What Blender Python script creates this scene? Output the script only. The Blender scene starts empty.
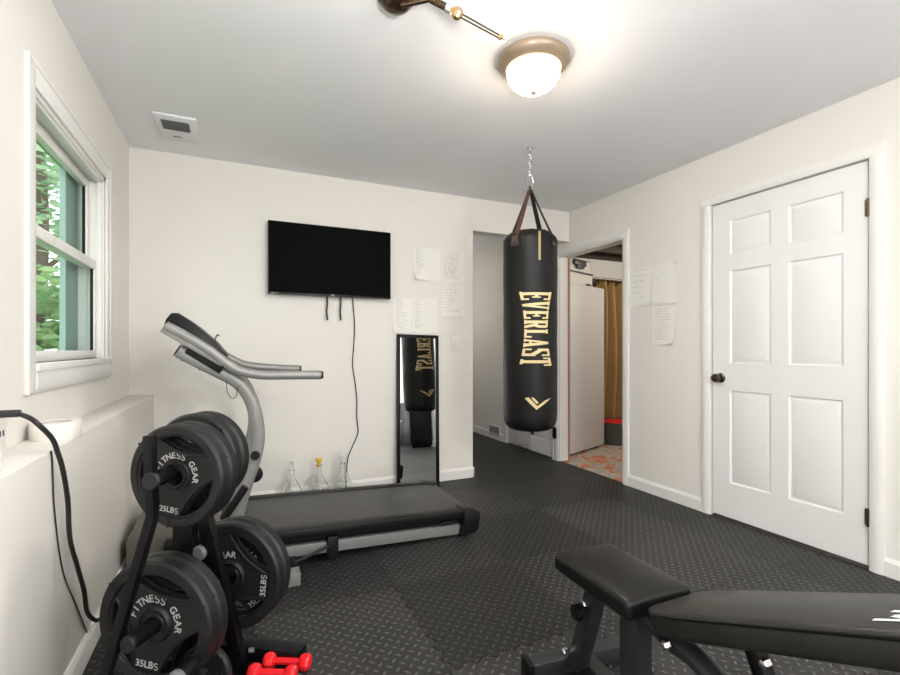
import bpy, bmesh, math, random
from mathutils import Matrix, Vector
random.seed(7)
C = bpy.context.scene.collection
PI = math.pi
V = Vector

# ------------------------------------------------------------------ helpers
ROOTM = {}

class MB:
    """collects shapes in one bmesh"""
    def __init__(self):
        self.bm = bmesh.new()
    def _xf(self, verts, mat):
        bmesh.ops.transform(self.bm, matrix=mat, verts=verts)
    def box(self, c, s, rot=None, bev=0.0, seg=2):
        r = bmesh.ops.create_cube(self.bm, size=1.0)
        vs = r['verts']
        self._xf(vs, Matrix.Diagonal((s[0], s[1], s[2], 1)))
        if bev > 0:
            es = list({e for v in vs for e in v.link_edges})
            o = bmesh.ops.bevel(self.bm, geom=es, offset=bev, segments=seg, affect='EDGES', profile=0.5)
            vs = list({v for f in o['faces'] for v in f.verts} | {v for v in vs if v.is_valid})
        m = Matrix.Translation(c)
        if rot is not None:
            m = m @ rot.to_4x4()
        self._xf(vs, m)
        return self
    def bb(self, lo, hi, bev=0.0, seg=2):
        c = [(a + b) / 2 for a, b in zip(lo, hi)]
        s = [abs(b - a) for a, b in zip(lo, hi)]
        return self.box(c, s, None, bev, seg)
    def beam(self, p0, p1, w, h, up=(0, 0, 1), bev=0.003):
        """rectangular bar from p0 to p1; w across, h along up"""
        p0, p1 = V(p0), V(p1)
        z = (p1 - p0).normalized()
        x = V(up).cross(z)
        if x.length < 1e-4: x = V((1, 0, 0)).cross(z)
        x.normalize(); y = z.cross(x)
        R = Matrix((x, y, z)).transposed()
        return self.box((p0 + p1) / 2, (w, h, (p1 - p0).length), R, bev)
    def cyl(self, p0, p1, r0, r1=None, n=24, caps=True):
        p0, p1 = V(p0), V(p1)
        return self.lathe([(r0, 0), (r0 if r1 is None else r1, (p1 - p0).length)], n, frame(p0, p1 - p0), caps)
    def lathe(self, prof, n=32, mat=None, caps=True, closed=False):
        rings = []
        for r, z in prof:
            ring = []
            for i in range(n):
                a = 2 * PI * i / n
                ring.append(self.bm.verts.new((r * math.cos(a), r * math.sin(a), z)))
            rings.append(ring)
        if closed: rings.append(rings[0])
        for A, B in zip(rings, rings[1:]):
            for i in range(n):
                j = (i + 1) % n
                self.bm.faces.new((A[i], A[j], B[j], B[i]))
        if caps and not closed:
            self.bm.faces.new(list(reversed(rings[0]))); self.bm.faces.new(rings[-1])
        vs = [v for R in rings[:(-1 if closed else None)] for v in R]
        if mat is not None: self._xf(vs, mat)
        return self
    def tube(self, pts, rx, ry=None, n=12, up=(0, 0, 1), smooth=0, caps=True):
        pts = [V(p) for p in pts]
        if smooth: pts = catmull(pts, smooth)
        ry = rx if ry is None else ry
        rings = []; x = None
        for i, p in enumerate(pts):
            t = (pts[min(i + 1, len(pts) - 1)] - pts[max(i - 1, 0)]).normalized()
            if x is None:
                x = V(up).cross(t)
                if x.length < 1e-3: x = V((1, 0, 0)).cross(t)
                x.normalize()
            else:
                x = (x - t * x.dot(t)).normalized()
            y = t.cross(x)
            rings.append([self.bm.verts.new(p + x * rx * math.cos(2 * PI * k / n) + y * ry * math.sin(2 * PI * k / n)) for k in range(n)])
        for A, B in zip(rings, rings[1:]):
            for k in range(n):
                l = (k + 1) % n
                self.bm.faces.new((A[k], A[l], B[l], B[k]))
        if caps:
            self.bm.faces.new(list(reversed(rings[0]))); self.bm.faces.new(rings[-1])
        return self
    def prism(self, poly, mat, depth, bev=0.0):
        """poly in local xy, extruded along local +z by depth"""
        a = [self.bm.verts.new((x, y, 0)) for x, y in poly]
        b = [self.bm.verts.new((x, y, depth)) for x, y in poly]
        n = len(poly)
        fs = [self.bm.faces.new(list(reversed(a))), self.bm.faces.new(b)]
        for i in range(n):
            j = (i + 1) % n
            fs.append(self.bm.faces.new((a[i], a[j], b[j], b[i])))
        vs = a + b
        if bev > 0:
            es = list({e for f in fs for e in f.edges})
            o = bmesh.ops.bevel(self.bm, geom=es, offset=bev, segments=2, affect='EDGES', profile=0.5)
            vs = list({v for f in o['faces'] for v in f.verts} | {v for v in vs if v.is_valid})
        self._xf(vs, mat)
        return self
    def grid(self, fn, nu, nv):
        g = [[self.bm.verts.new(fn(i / nu, j / nv)) for j in range(nv + 1)] for i in range(nu + 1)]
        for i in range(nu):
            for j in range(nv):
                self.bm.faces.new((g[i][j], g[i + 1][j], g[i + 1][j + 1], g[i][j + 1]))
        return self
    def mesh(self, me, mat=None):
        n0 = len(self.bm.verts)
        self.bm.from_mesh(me)
        self.bm.verts.ensure_lookup_table()
        if mat is not None: self._xf(self.bm.verts[n0:], mat)
        return self

def frame(p, z, up=(0, 0, 1)):
    z = V(z).normalized(); x = V(up).cross(z)
    if x.length < 1e-4: x = V((1, 0, 0))
    x.normalize(); y = z.cross(x)
    m = Matrix((x, y, z)).transposed().to_4x4(); m.translation = V(p)
    return m

def catmull(p, n):
    q = [p[0] * 2 - p[1]] + p + [p[-1] * 2 - p[-2]]
    out = []
    for i in range(1, len(q) - 2):
        a, b, c, d = q[i - 1:i + 3]
        for k in range(n):
            t = k / n
            out.append(0.5 * ((2 * b) + (c - a) * t + (2 * a - 5 * b + 4 * c - d) * t * t + (3 * b - a - 3 * c + d) * t ** 3))
    out.append(p[-1])
    return out

def root_matrix(o):
    while o is not None:
        if o.name in ROOTM: return ROOTM[o.name]
        o = o.parent
    return Matrix.Identity(4)

def obj(name, mb, mat, parent=None, origin=None, smooth=35, fixn=True):
    """link the collected shape as ONE mesh object; vertices were given in world space"""
    bm = mb.bm
    if fixn: bmesh.ops.recalc_face_normals(bm, faces=bm.faces)
    if parent is not None:
        bm.transform(root_matrix(parent).inverted())
    elif origin is not None:
        bm.transform(Matrix.Translation(V(origin)).inverted())
    me = bpy.data.meshes.new(name)
    bm.to_mesh(me); bm.free()
    me.materials.append(mat)
    if smooth:
        me.shade_smooth(); me.set_sharp_from_angle(angle=math.radians(smooth))
    o = bpy.data.objects.new(name, me); C.objects.link(o)
    if parent is not None: o.parent = parent
    elif origin is not None: o.location = origin
    return o

def tag(o, label, cat, group=None, kind=None):
    o['label'] = label; o['category'] = cat
    if group: o['group'] = group
    if kind: o['kind'] = kind
    return o

def thing(name, label, cat, loc=(0, 0, 0), rotz=0, group=None):
    o = bpy.data.objects.new(name, None); C.objects.link(o)
    o.empty_display_size = 0.05
    o.location = loc; o.rotation_euler = (0, 0, rotz)
    ROOTM[o.name] = Matrix.Translation(V(loc)) @ Matrix.Rotation(rotz, 4, 'Z')
    return tag(o, label, cat, group)

def struct(name, mb, mat, parent=None, smooth=30):
    o = obj(name, mb, mat, parent, None, smooth)
    if parent is None: o['kind'] = 'structure'
    return o

def text_mesh(body, size, ext=0.0004):
    cu = bpy.data.curves.new('lettering', 'FONT')
    cu.body = body; cu.size = size; cu.extrude = ext; cu.align_x = 'CENTER'; cu.align_y = 'CENTER'
    cu.resolution_u = 8; cu.offset = size * .012
    o = bpy.data.objects.new('lettering', cu); C.objects.link(o)
    dg = bpy.context.evaluated_depsgraph_get(); dg.update()
    me = bpy.data.meshes.new_from_object(o.evaluated_get(dg))
    bpy.data.objects.remove(o); bpy.data.curves.remove(cu)
    return me

def s_mesh(size):
    """capital S as one bent ribbon"""
    b = MB(); h, w_, th = size * .34, size * .21, size * .075
    c = [(w_ * math.cos(a) * 1.0, h * .5 + h * .5 * math.sin(a)) for a in [math.radians(25 + 245 * i / 12) for i in range(13)]]
    c += [(w_ * math.cos(a), -h * .5 + h * .5 * math.sin(a)) for a in [math.radians(90 - 245 * i / 12) for i in range(1, 13)]]
    P = [V((x, y, 0)) for x, y in c]; rows = []
    for i, p in enumerate(P):
        d = (P[min(i + 1, len(P) - 1)] - P[max(i - 1, 0)]).normalized(); n = V((-d.y, d.x, 0)) * th * .75
        rows.append((b.bm.verts.new(p + n), b.bm.verts.new(p - n)))
    for (p, q), (r, t_) in zip(rows, rows[1:]): b.bm.faces.new((p, q, t_, r))
    me = bpy.data.meshes.new('s'); b.bm.to_mesh(me); b.bm.free()
    return me

def curve_mesh(loops, ext):
    """filled 2D outline (first loop) with holes (other loops), extruded +-ext"""
    cu = bpy.data.curves.new('outline', 'CURVE'); cu.dimensions = '2D'; cu.fill_mode = 'BOTH'; cu.extrude = ext
    for L in loops:
        sp = cu.splines.new('POLY'); sp.points.add(len(L) - 1); sp.use_cyclic_u = True
        for p, (x, y) in zip(sp.points, L): p.co = (x, y, 0, 1)
    o = bpy.data.objects.new('outline', cu); C.objects.link(o)
    dg = bpy.context.evaluated_depsgraph_get(); dg.update()
    me = bpy.data.meshes.new_from_object(o.evaluated_get(dg))
    bpy.data.objects.remove(o); bpy.data.curves.remove(cu)
    return me

# ------------------------------------------------------------------ materials
def nt(name):
    m = bpy.data.materials.new(name); m.use_nodes = True
    return m, m.node_tree.nodes, m.node_tree.links, m.node_tree.nodes['Principled BSDF']

def mat(name, col, rough=0.5, metal=0.0, noise=0.0, nscale=40, bump=0.0, bscale=200, spec=0.5, coat=0.0):
    m, N, L, b = nt(name)
    b.inputs['Base Color'].default_value = (*col, 1); b.inputs['Roughness'].default_value = rough
    b.inputs['Metallic'].default_value = metal; b.inputs['Specular IOR Level'].default_value = spec
    b.inputs['Coat Weight'].default_value = coat
    tc = N.new('ShaderNodeTexCoord')
    n1 = N.new('ShaderNodeTexNoise'); n1.inputs['Scale'].default_value = nscale; n1.inputs['Detail'].default_value = 5
    L.new(tc.outputs['Object'], n1.inputs['Vector'])
    if noise > 0:
        mx = N.new('ShaderNodeMix'); mx.data_type = 'RGBA'
        mx.inputs[6].default_value = (*[c * (1 - noise) for c in col], 1)
        mx.inputs[7].default_value = (*[min(1, c * (1 + noise)) for c in col], 1)
        L.new(n1.outputs['Fac'], mx.inputs[0]); L.new(mx.outputs[2], b.inputs['Base Color'])
        mr = N.new('ShaderNodeMapRange'); mr.inputs[3].default_value = max(0, rough - .08); mr.inputs[4].default_value = min(1, rough + .08)
        L.new(n1.outputs['Fac'], mr.inputs[0]); L.new(mr.outputs[0], b.inputs['Roughness'])
    if bump > 0:
        n2 = N.new('ShaderNodeTexNoise'); n2.inputs['Scale'].default_value = bscale; n2.inputs['Detail'].default_value = 3
        L.new(tc.outputs['Object'], n2.inputs['Vector'])
        bp = N.new('ShaderNodeBump'); bp.inputs['Strength'].default_value = bump; bp.inputs['Distance'].default_value = 0.002
        L.new(n2.outputs['Fac'], bp.inputs['Height']); L.new(bp.outputs[0], b.inputs['Normal'])
    return m

def emis(name, col, strength):
    m, N, L, b = nt(name)
    b.inputs['Base Color'].default_value = (*col, 1)
    b.inputs['Emission Color'].default_value = (*col, 1); b.inputs['Emission Strength'].default_value = strength
    return m

def glass_pane(name, tint=(1, 1, 1), gl=0.06):
    m, N, L, b = nt(name)
    N.remove(b)
    t = N.new('ShaderNodeBsdfTransparent'); t.inputs[0].default_value = (*tint, 1)
    g = N.new('ShaderNodeBsdfGlossy'); g.inputs['Roughness'].default_value = 0.02
    mx = N.new('ShaderNodeMixShader'); mx.inputs[0].default_value = gl
    L.new(t.outputs[0], mx.inputs[1]); L.new(g.outputs[0], mx.inputs[2])
    L.new(mx.outputs[0], N['Material Output'].inputs[0])
    return m

def rubber_floor():
    m, N, L, b = nt('rubber_mat')
    def mth(op, a, bb=None, cc=None):
        n = N.new('ShaderNodeMath'); n.operation = op
        for i, x in enumerate((a, bb, cc)):
            if x is None: continue
            if isinstance(x, (int, float)): n.inputs[i].default_value = x
            else: L.new(x, n.inputs[i])
        return n.outputs[0]
    tc = N.new('ShaderNodeTexCoord'); sp = N.new('ShaderNodeSeparateXYZ'); L.new(tc.outputs['Object'], sp.inputs[0])
    x, y = sp.outputs[0], sp.outputs[1]
    T = 0.61
    # jigsaw seams: tile borders wobble in and out
    def seam(a, bb, off):
        w = mth('MULTIPLY', mth('SINE', mth('MULTIPLY', bb, 2 * PI / 0.075)), 0.010)
        s = mth('DIVIDE', mth('ADD', mth('ADD', a, w), off), T)
        fr = mth('FRACT', s)
        d = mth('MULTIPLY', mth('MINIMUM', fr, mth('SUBTRACT', 1.0, fr)), T)
        return d, mth('FLOOR', s)
    dx, ix = seam(x, y, -1.279 + 5 * T); dy, iy = seam(y, x, -2.075 + 5 * T)
    dmin = mth('MINIMUM', dx, dy)
    seamk = mth('SUBTRACT', 1.0, mth('MINIMUM', mth('DIVIDE', dmin, 0.006), 1.0))
    seamk = mth('MAXIMUM', seamk, 0.0)
    par_t = mth('MODULO', mth('ADD', mth('ADD', ix, iy), 100), 2.0)
    # raised lozenges, alternating direction, 45 deg to the tile
    P = 1 / 0.034
    u = mth('MULTIPLY', mth('ADD', x, y), P * 0.7071); v = mth('MULTIPLY', mth('SUBTRACT', x, y), P * 0.7071)
    fu, fv = mth('FLOOR', u), mth('FLOOR', v)
    par = mth('MODULO', mth('ADD', mth('ADD', mth('ADD', fu, fv), par_t), 4000), 2.0)
    qu = mth('ABSOLUTE', mth('SUBTRACT', mth('FRACT', u), 0.5)); qv = mth('ABSOLUTE', mth('SUBTRACT', mth('FRACT', v), 0.5))
    ipar = mth('SUBTRACT', 1.0, par)
    lo = mth('ADD', mth('MULTIPLY', qu, par), mth('MULTIPLY', qv, ipar))
    sh = mth('ADD', mth('MULTIPLY', qv, par), mth('MULTIPLY', qu, ipar))
    e = mth('ADD', mth('MULTIPLY', lo, 2.05), mth('MULTIPLY', sh, 5.2))
    loz = mth('MULTIPLY', mth('SUBTRACT', 1.0, e), 2.6)
    loz = mth('MINIMUM', mth('MAXIMUM', loz, 0.0), 1.0)
    hgt = mth('SUBTRACT', mth('MULTIPLY', loz, 1.0), mth('MULTIPLY', seamk, 1.3))
    bp = N.new('ShaderNodeBump'); bp.inputs['Strength'].default_value = 0.9; bp.inputs['Distance'].default_value = 0.006
    L.new(hgt, bp.inputs['Height']); L.new(bp.outputs[0], b.inputs['Normal'])
    n1 = N.new('ShaderNodeTexNoise'); n1.inputs['Scale'].default_value = 1.7; n1.inputs['Detail'].default_value = 7
    L.new(tc.outputs['Object'], n1.inputs['Vector'])
    cr = N.new('ShaderNodeValToRGB')
    cr.color_ramp.elements[0].position = .3; cr.color_ramp.elements[0].color = (.013, .013, .0135, 1)
    cr.color_ramp.elements[1].position = .75; cr.color_ramp.elements[1].color = (.030, .0295, .029, 1)
    L.new(n1.outputs['Fac'], cr.inputs[0])
    mx = N.new('ShaderNodeMix'); mx.data_type = 'RGBA'; L.new(mth('MULTIPLY', loz, 0.6), mx.inputs[0])
    L.new(cr.outputs[0], mx.inputs[6]); mx.inputs[7].default_value = (.135, .132, .126, 1)
    m2 = N.new('ShaderNodeMix'); m2.data_type = 'RGBA'; L.new(mth('MULTIPLY', seamk, .8), m2.inputs[0])
    L.new(mx.outputs[2], m2.inputs[6]); m2.inputs[7].default_value = (.006, .006, .006, 1)
    cv = N.new('ShaderNodeCombineXYZ'); L.new(ix, cv.inputs[0]); L.new(iy, cv.inputs[1])
    wn = N.new('ShaderNodeTexWhiteNoise'); wn.noise_dimensions = '2D'; L.new(cv.outputs[0], wn.inputs['Vector'])
    hs = N.new('ShaderNodeHueSaturation'); L.new(mth('ADD', mth('MULTIPLY', wn.outputs['Value'], .9), .6), hs.inputs['Value']); L.new(m2.outputs[2], hs.inputs['Color'])
    L.new(hs.outputs[0], b.inputs['Base Color'])
    rr = N.new('ShaderNodeMapRange'); rr.inputs[3].default_value = .42; rr.inputs[4].default_value = .60
    L.new(n1.outputs['Fac'], rr.inputs[0]); L.new(rr.outputs[0], b.inputs['Roughness'])
    b.inputs['Specular IOR Level'].default_value = .32
    return m

def patchy_concrete():
    m, N, L, b = nt('peeling_painted_concrete')
    tc = N.new('ShaderNodeTexCoord')
    n1 = N.new('ShaderNodeTexNoise'); n1.inputs['Scale'].default_value = 8; n1.inputs['Detail'].default_value = 8; n1.inputs['Distortion'].default_value = 1.0
    L.new(tc.outputs['Object'], n1.inputs['Vector'])
    cr = N.new('ShaderNodeValToRGB'); e = cr.color_ramp.elements
    e[0].position = .50; e[0].color = (.50, .47, .41, 1); e[1].position = .57; e[1].color = (.55, .17, .07, 1)
    e2 = cr.color_ramp.elements.new(.40); e2.color = (.36, .34, .30, 1)
    L.new(n1.outputs['Fac'], cr.inputs[0]); L.new(cr.outputs[0], b.inputs['Base Color']); b.inputs['Roughness'].default_value = .7
    return m

M = dict(
    wall=mat('wall_paint', (.80, .775, .73), .75, noise=.012, nscale=3, bump=.05, bscale=250, spec=.3),
    ceil=mat('ceiling_paint', (.86, .87, .895), .8, noise=.012, nscale=3, bump=.05, bscale=250, spec=.3),
    trim=mat('white_trim_paint', (.82, .81, .785), .38, noise=.01, nscale=6),
    door=mat('white_door_paint', (.81, .81, .80), .42, noise=.01, nscale=6),
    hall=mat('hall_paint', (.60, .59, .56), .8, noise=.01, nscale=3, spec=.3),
    util=mat('utility_wall', (.62, .60, .55), .8, noise=.04, nscale=6, spec=.3),
    rubber=rubber_floor(),
    concrete=patchy_concrete(),
    black=mat('black_metal', (.004, .004, .0045), .40, spec=.22, noise=.1, nscale=30),
    plate=mat('plate_rubber', (.012, .012, .0125), .44, spec=.36, noise=.25, nscale=25, bump=.12, bscale=300),
    letter=mat('grey_lettering', (.50, .50, .50), .5),
    vinyl=mat('black_vinyl', (.006, .0057, .0054), .36, spec=.3, noise=.3, nscale=14, bump=.15, bscale=120),
    vinyl_worn=mat('worn_black_vinyl', (.020, .019, .0175), .42, spec=.35, noise=.35, nscale=9, bump=.12, bscale=120),
    bag=mat('bag_leatherette', (.006, .0057, .0054), .46, spec=.25, noise=.2, nscale=8, bump=.2, bscale=60),
    gold=mat('gold_print', (.62, .50, .26), .45, noise=.05, nscale=30),
    strap=mat('brown_black_webbing', (.035, .026, .022), .6, noise=.25, nscale=90),
    strapbrown=mat('brown_webbing', (.16, .085, .065), .55, noise=.25, nscale=90),
    frame_grey=mat('bench_grey_steel', (.030, .031, .033), .40, metal=.1, spec=.3, noise=.12, nscale=20),
    tread_grey=mat('treadmill_grey_paint', (.25, .25, .24), .4, metal=.2, noise=.04, nscale=15),
    tread_lite=mat('treadmill_silver_paint', (.20, .20, .197), .45, metal=.15, noise=.04, nscale=15),
    tread_black=mat('treadmill_black_plastic', (.006, .006, .0064), .42, spec=.25, noise=.15, nscale=20),
    hood=mat('treadmill_hood_plastic', (.14, .125, .11), .45, noise=.05, nscale=15),
    belt=mat('treadmill_belt', (.050, .050, .051), .5, noise=.15, nscale=60, bump=.1, bscale=500),
    steel=mat('bright_steel', (.75, .75, .76), .22, metal=1),
    tvblack=mat('tv_screen', (.0012, .0012, .0014), .6, spec=.05),
    tvbezel=mat('tv_bezel', (.008, .008, .009), .3),
    white_mark=mat('white_print', (.80, .80, .80), .5),
    mirror=mat('mirror_glass', (.86, .87, .87), .015, metal=1),
    paper=mat('paper', (.84, .83, .78), .8, noise=.015, nscale=20, spec=.2),
    ink=mat('pencil_writing', (.36, .355, .34), .8, spec=.2),
    bronze=mat('lamp_tan_bronze', (.34, .26, .19), .42, metal=.4, noise=.08, nscale=12),
    darkbronze=mat('dark_bronze', (.10, .065, .04), .25, metal=.9, noise=.2, nscale=30),
    brass=mat('antique_brass', (.62, .43, .23), .25, metal=1),
    knob=mat('dark_antique_knob', (.10, .075, .05), .28, metal=.9),
    plastic_white=mat('white_plastic', (.82, .81, .78), .4),
    grille=mat('grey_grille', (.13, .13, .125), .5),
    cord=mat('black_cord', (.012, .012, .012), .5),
    red=mat('red_vinyl', (.80, .012, .018), .35, noise=.05, nscale=30),
    yellow=mat('yellow_stopper', (.80, .50, .06), .45),
    fridge=mat('white_enamel', (.60, .59, .57), .5, noise=.015, nscale=5),
    boxw=mat('pale_box_card', (.70, .68, .63), .6),
    boxk=mat('black_box_lid', (.02, .02, .02), .5),
    curtain=mat('gold_curtain', (.72, .50, .23), .5, noise=.08, nscale=6),
    tub=mat('grey_tub_plastic', (.075, .077, .073), .5),
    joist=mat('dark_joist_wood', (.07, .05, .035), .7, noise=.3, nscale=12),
    rawwood=mat('raw_wood_edge', (.34, .19, .10), .6, noise=.1, nscale=20),
    brick=mat('exterior_wall', (.5, .48, .44), .8),
    extgreen=mat('green_lit_exterior_trim', (.26, .38, .34), .5, noise=.03, nscale=10),  # green light from the trees put into the white frame's colour
    grass=mat('grass', (.10, .22, .05), .9, noise=.3, nscale=15),
    bark=mat('bark', (.10, .075, .05), .9, noise=.3, nscale=20),
    greycap=mat('grey_cap', (.16, .165, .19), .35),
)
def foliage(name, c0, c1):
    m, N, L, b = nt(name)
    tc = N.new('ShaderNodeTexCoord'); n = N.new('ShaderNodeTexNoise'); n.inputs['Scale'].default_value = 2.5
    L.new(tc.outputs['Object'], n.inputs['Vector'])
    cr = N.new('ShaderNodeValToRGB'); cr.color_ramp.elements[0].position = .35; cr.color_ramp.elements[1].position = .65
    cr.color_ramp.elements[0].color = (*c0, 1); cr.color_ramp.elements[1].color = (*c1, 1)
    L.new(n.outputs['Fac'], cr.inputs[0]); L.new(cr.outputs[0], b.inputs['Base Color']); b.inputs['Roughness'].default_value = .6
    t = N.new('ShaderNodeBsdfTranslucent'); L.new(cr.outputs[0], t.inputs[0])
    mx = N.new('ShaderNodeMixShader'); mx.inputs[0].default_value = .45
    L.new(b.outputs[0], mx.inputs[1]); L.new(t.outputs[0], mx.inputs[2]); L.new(mx.outputs[0], N['Material Output'].inputs[0])
    return m
M['leaf_a'] = foliage('leaf_green_bright', (.16, .32, .18), (.50, .62, .40))
M['leaf_b'] = foliage('leaf_green_deep', (.12, .27, .11), (.40, .54, .24))
M['pane'] = glass_pane('window_glass', (.93, .98, .96), .05)
def clear_glass():
    m, N, L, b = nt('clear_bottle_glass')
    b.inputs['Base Color'].default_value = (.97, .99, .98, 1); b.inputs['Roughness'].default_value = .02
    b.inputs['Transmission Weight'].default_value = 1; b.inputs['IOR'].default_value = 1.45
    return m
M['glass'] = clear_glass()

# ------------------------------------------------------------------ room
XL, XR, YB, H = -0.623, 2.865, 3.58, 2.386
YF, YH = -2.6, 6.2        # open end behind the camera, end of the hall
WT = 0.12                 # wall thickness
OX = 1.842                # left side of the hall opening
struct('floor', MB().bb((XL - .2, YF, -.06), (XR + .02, YH, 0)), M['rubber'])
struct('ceiling', MB().bb((XL - .2, YF, H), (XR + WT, YH, H + .12)), M['ceil'])
# left wall with the window hole (upper part, set back above the ledge)
WY0, WY1, WZ0, WZ1 = 2.005, 2.975, 1.03, 1.985
lw = MB()
lw.bb((XL - .11, YF, 0), (XL, WY0, H)).bb((XL - .11, WY1, 0), (XL, YH, H))
lw.bb((XL - .11, WY0, 0), (XL, WY1, WZ0)).bb((XL - .11, WY0, WZ1), (XL, WY1, H))
struct('wall_left', lw, M['wall'])
LX, LZ = -0.487, 0.803
struct('wall_left_ledge', MB().bb((XL, YF, 0), (LX, YB, LZ), .004), M['wall'])
# back wall: full height left of the opening, header above it
bw = MB()
bw.bb((XL, YB, 0), (OX, YB + WT, H)).bb((OX, YB, 2.108), (XR, YB + WT, H))
struct('wall_back', bw, M['wall'])
# right wall, running on into the hall
D1a, D1b, D1z = 1.262, 2.118, 2.045     # door 1 hole
D2a, D2b, D2z = 2.895, 3.735, 2.0       # open doorway
D3a, D3b, D3z = 3.83, 4.69, 2.0         # closet doors in the hall
rw = MB()
ys = [(YF, D1a), (D1b, D2a), (D2b, D3a), (D3b, YH)]
for a, b in ys: rw.bb((XR, a, 0), (XR + WT, b, H))
for a, b, z in ((D1a, D1b, D1z), (D2a, D2b, D2z), (D3a, D3b, D3z)): rw.bb((XR, a, z), (XR + WT, b, H))
struct('wall_right', rw, M['wall'])
bw2 = MB()                                   # rear wall behind the camera with a wide opening added to let daylight in
bw2.bb((XL - .2, YF - WT, 0), (-.5, YF, H)).bb((1.75, YF - WT, 0), (XR + WT, YF, H)).bb((-.5, YF - WT, 2.15), (1.75, YF, H))
struct('wall_rear', bw2, M['wall'])
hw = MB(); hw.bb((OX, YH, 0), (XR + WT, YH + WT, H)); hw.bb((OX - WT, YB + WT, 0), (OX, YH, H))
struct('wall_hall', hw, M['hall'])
# utility room beyond the doorway
UX, UY0, UY1 = 5.2, 1.6, 5.6
struct('floor_utility', MB().bb((XR + .02, UY0, -.06), (UX, UY1, -.004)), M['concrete'])
uw = MB()
uw.bb((UX, UY0, 0), (UX + WT, UY1, 2.6)).bb((XR + WT, UY0 - WT, 0), (UX + WT, UY0, 2.6)).bb((XR + WT, UY1, 0), (UX + WT, UY1 + WT, 2.6))
struct('wall_utility', uw, M['util'])
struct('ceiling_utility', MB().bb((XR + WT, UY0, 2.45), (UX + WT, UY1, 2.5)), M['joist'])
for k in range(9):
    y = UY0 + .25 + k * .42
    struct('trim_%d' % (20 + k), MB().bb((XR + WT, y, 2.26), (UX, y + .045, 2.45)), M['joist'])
struct('trim_30', MB().bb((XR + .3, 4.72, 1.99), (UX, 5.0, 2.24)), M['trim'])   # pale boxed duct across the back

# baseboards
def bboard(name, p0, p1, nrm, h=.088, t=.014):
    p0, p1, n = V((*p0, 0)), V((*p1, 0)), V((*nrm, 0))
    d = (p1 - p0).normalized()
    m = Matrix((n, V((0, 0, 1)), d)).transposed().to_4x4()
    if m.determinant() < 0: pass
    m.translation = p0
    prof = [(0, 0), (t, 0), (t, h * .8), (t * .75, h * .86), (t * .6, h * .95), (t * .35, h), (0, h)]
    return struct(name, MB().prism(prof, m, (p1 - p0).length), M['trim'])
bboard('baseboard_back', (LX, YB), (OX + .012, YB), (0, -1))
bboard('baseboard_back_end', (OX, YB - .014), (OX, YB + WT), (1, 0))
bboard('baseboard_left', (LX, YF), (LX, YB), (1, 0))
bboard('baseboard_right', (XR, D1b + .062), (XR, D2a - .062), (-1, 0))
bboard('baseboard_right_near', (XR, YF), (XR, D1a - .062), (-1, 0))
bboard('baseboard_hall', (XR, D3b + .06), (XR, YH), (-1, 0))

# door casings
def casing(name, a, b, z, w=.062, t=.018):
    mb = MB()
    prof = [(0, 0), (0, t * .55), (w * .15, t * .8), (w * .45, t), (w * .8, t), (w, t * .7), (w, 0)]   # along the jamb: inner edge -> outer edge
    for ya, sgn in ((a, -1), (b, 1)):
        m = Matrix((V((0, sgn, 0)), V((-1, 0, 0)), V((0, 0, 1)))).transposed().to_4x4(); m.translation = V((XR, ya, 0))
        mb.prism(prof, m, z)
    m = Matrix((V((0, 0, 1)), V((-1, 0, 0)), V((0, 1, 0)))).transposed().to_4x4(); m.translation = V((XR, a - w, z))
    mb.prism(prof, m, b - a + 2 * w)
    return struct(name, mb, M['trim'])
casing('trim_1', D1a, D1b, D1z)
casing('trim_2', D2a, D2b, D2z)
casing('trim_3', D3a, D3b, D3z, w=.032)
# jamb linings
jl = MB()
for a, b, z in ((D1a, D1b, D1z),):
    jl.bb((XR + .03, a, 0), (XR + WT, a + .008, z)).bb((XR + .03, b - .008, 0), (XR + WT, b, z)).bb((XR + .03, a, z - .008), (XR + WT, b, z))
struct('trim_4', jl, M['trim'])
jl2 = MB()
jl2.bb((XR + .001, D2a, 0), (XR + WT, D2a + .012, D2z)).bb((XR + .001, D2a, D2z - .012), (XR + WT, D2b, D2z))
struct('trim_5', jl2, M['trim'])
struct('trim_6', MB().bb((XR + .001, D2b - .012, 0), (XR + .10, D2b, D2z - .012)), M['trim'])
struct('trim_8', MB().bb((XR + .10, D2b - .020, 0), (XR + WT, D2b, D2z - .012)), M['rawwood'])
struct('trim_7', MB().bb((XR + .0, D1a + .008, 0), (XR + .06, D1b - .008, .008)), M['joist'])

# door 1: six raised panels
def panel_door(x, y0, y1, z0, z1, panels, th=.035):
    mb = MB()
    mb.bb((x + .008, y0, z0), (x + th, y1, z1))
    # face frame of stiles and rails in front of the field (x..x+.008), panels left recessed and raised again
    ysn = sorted({y0, y1} | {q for p in panels for q in p[:2]}); zsn = sorted({z0, z1} | {q for p in panels for q in p[2:]})
    for a, b in zip(ysn, ysn[1:]):
        for c, d in zip(zsn, zsn[1:]):
            if not any(p[0] <= a and b <= p[1] and p[2] <= c and d <= p[3] for p in panels):
                mb.bb((x, a, c), (x + .009, b, d))
    for a, b, c, d in panels:
        # sloped edge moulding and raised centre
        e, f = .012, .034
        def ring(o, xx): return [mb.bm.verts.new((xx, yy, zz)) for yy, zz in ((a + o, c + o), (b - o, c + o), (b - o, d - o), (a + o, d - o))]
        R = [ring(0, x + .0), ring(e * .6, x + .008), ring(e, x + .0085), ring(f, x + .002)]
        for A, B in zip(R, R[1:]):
            for i in range(4):
                j = (i + 1) % 4; mb.bm.faces.new((A[i], A[j], B[j], B[i]))
        mb.bm.faces.new(R[-1])
    return mb
PN = []
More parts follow.
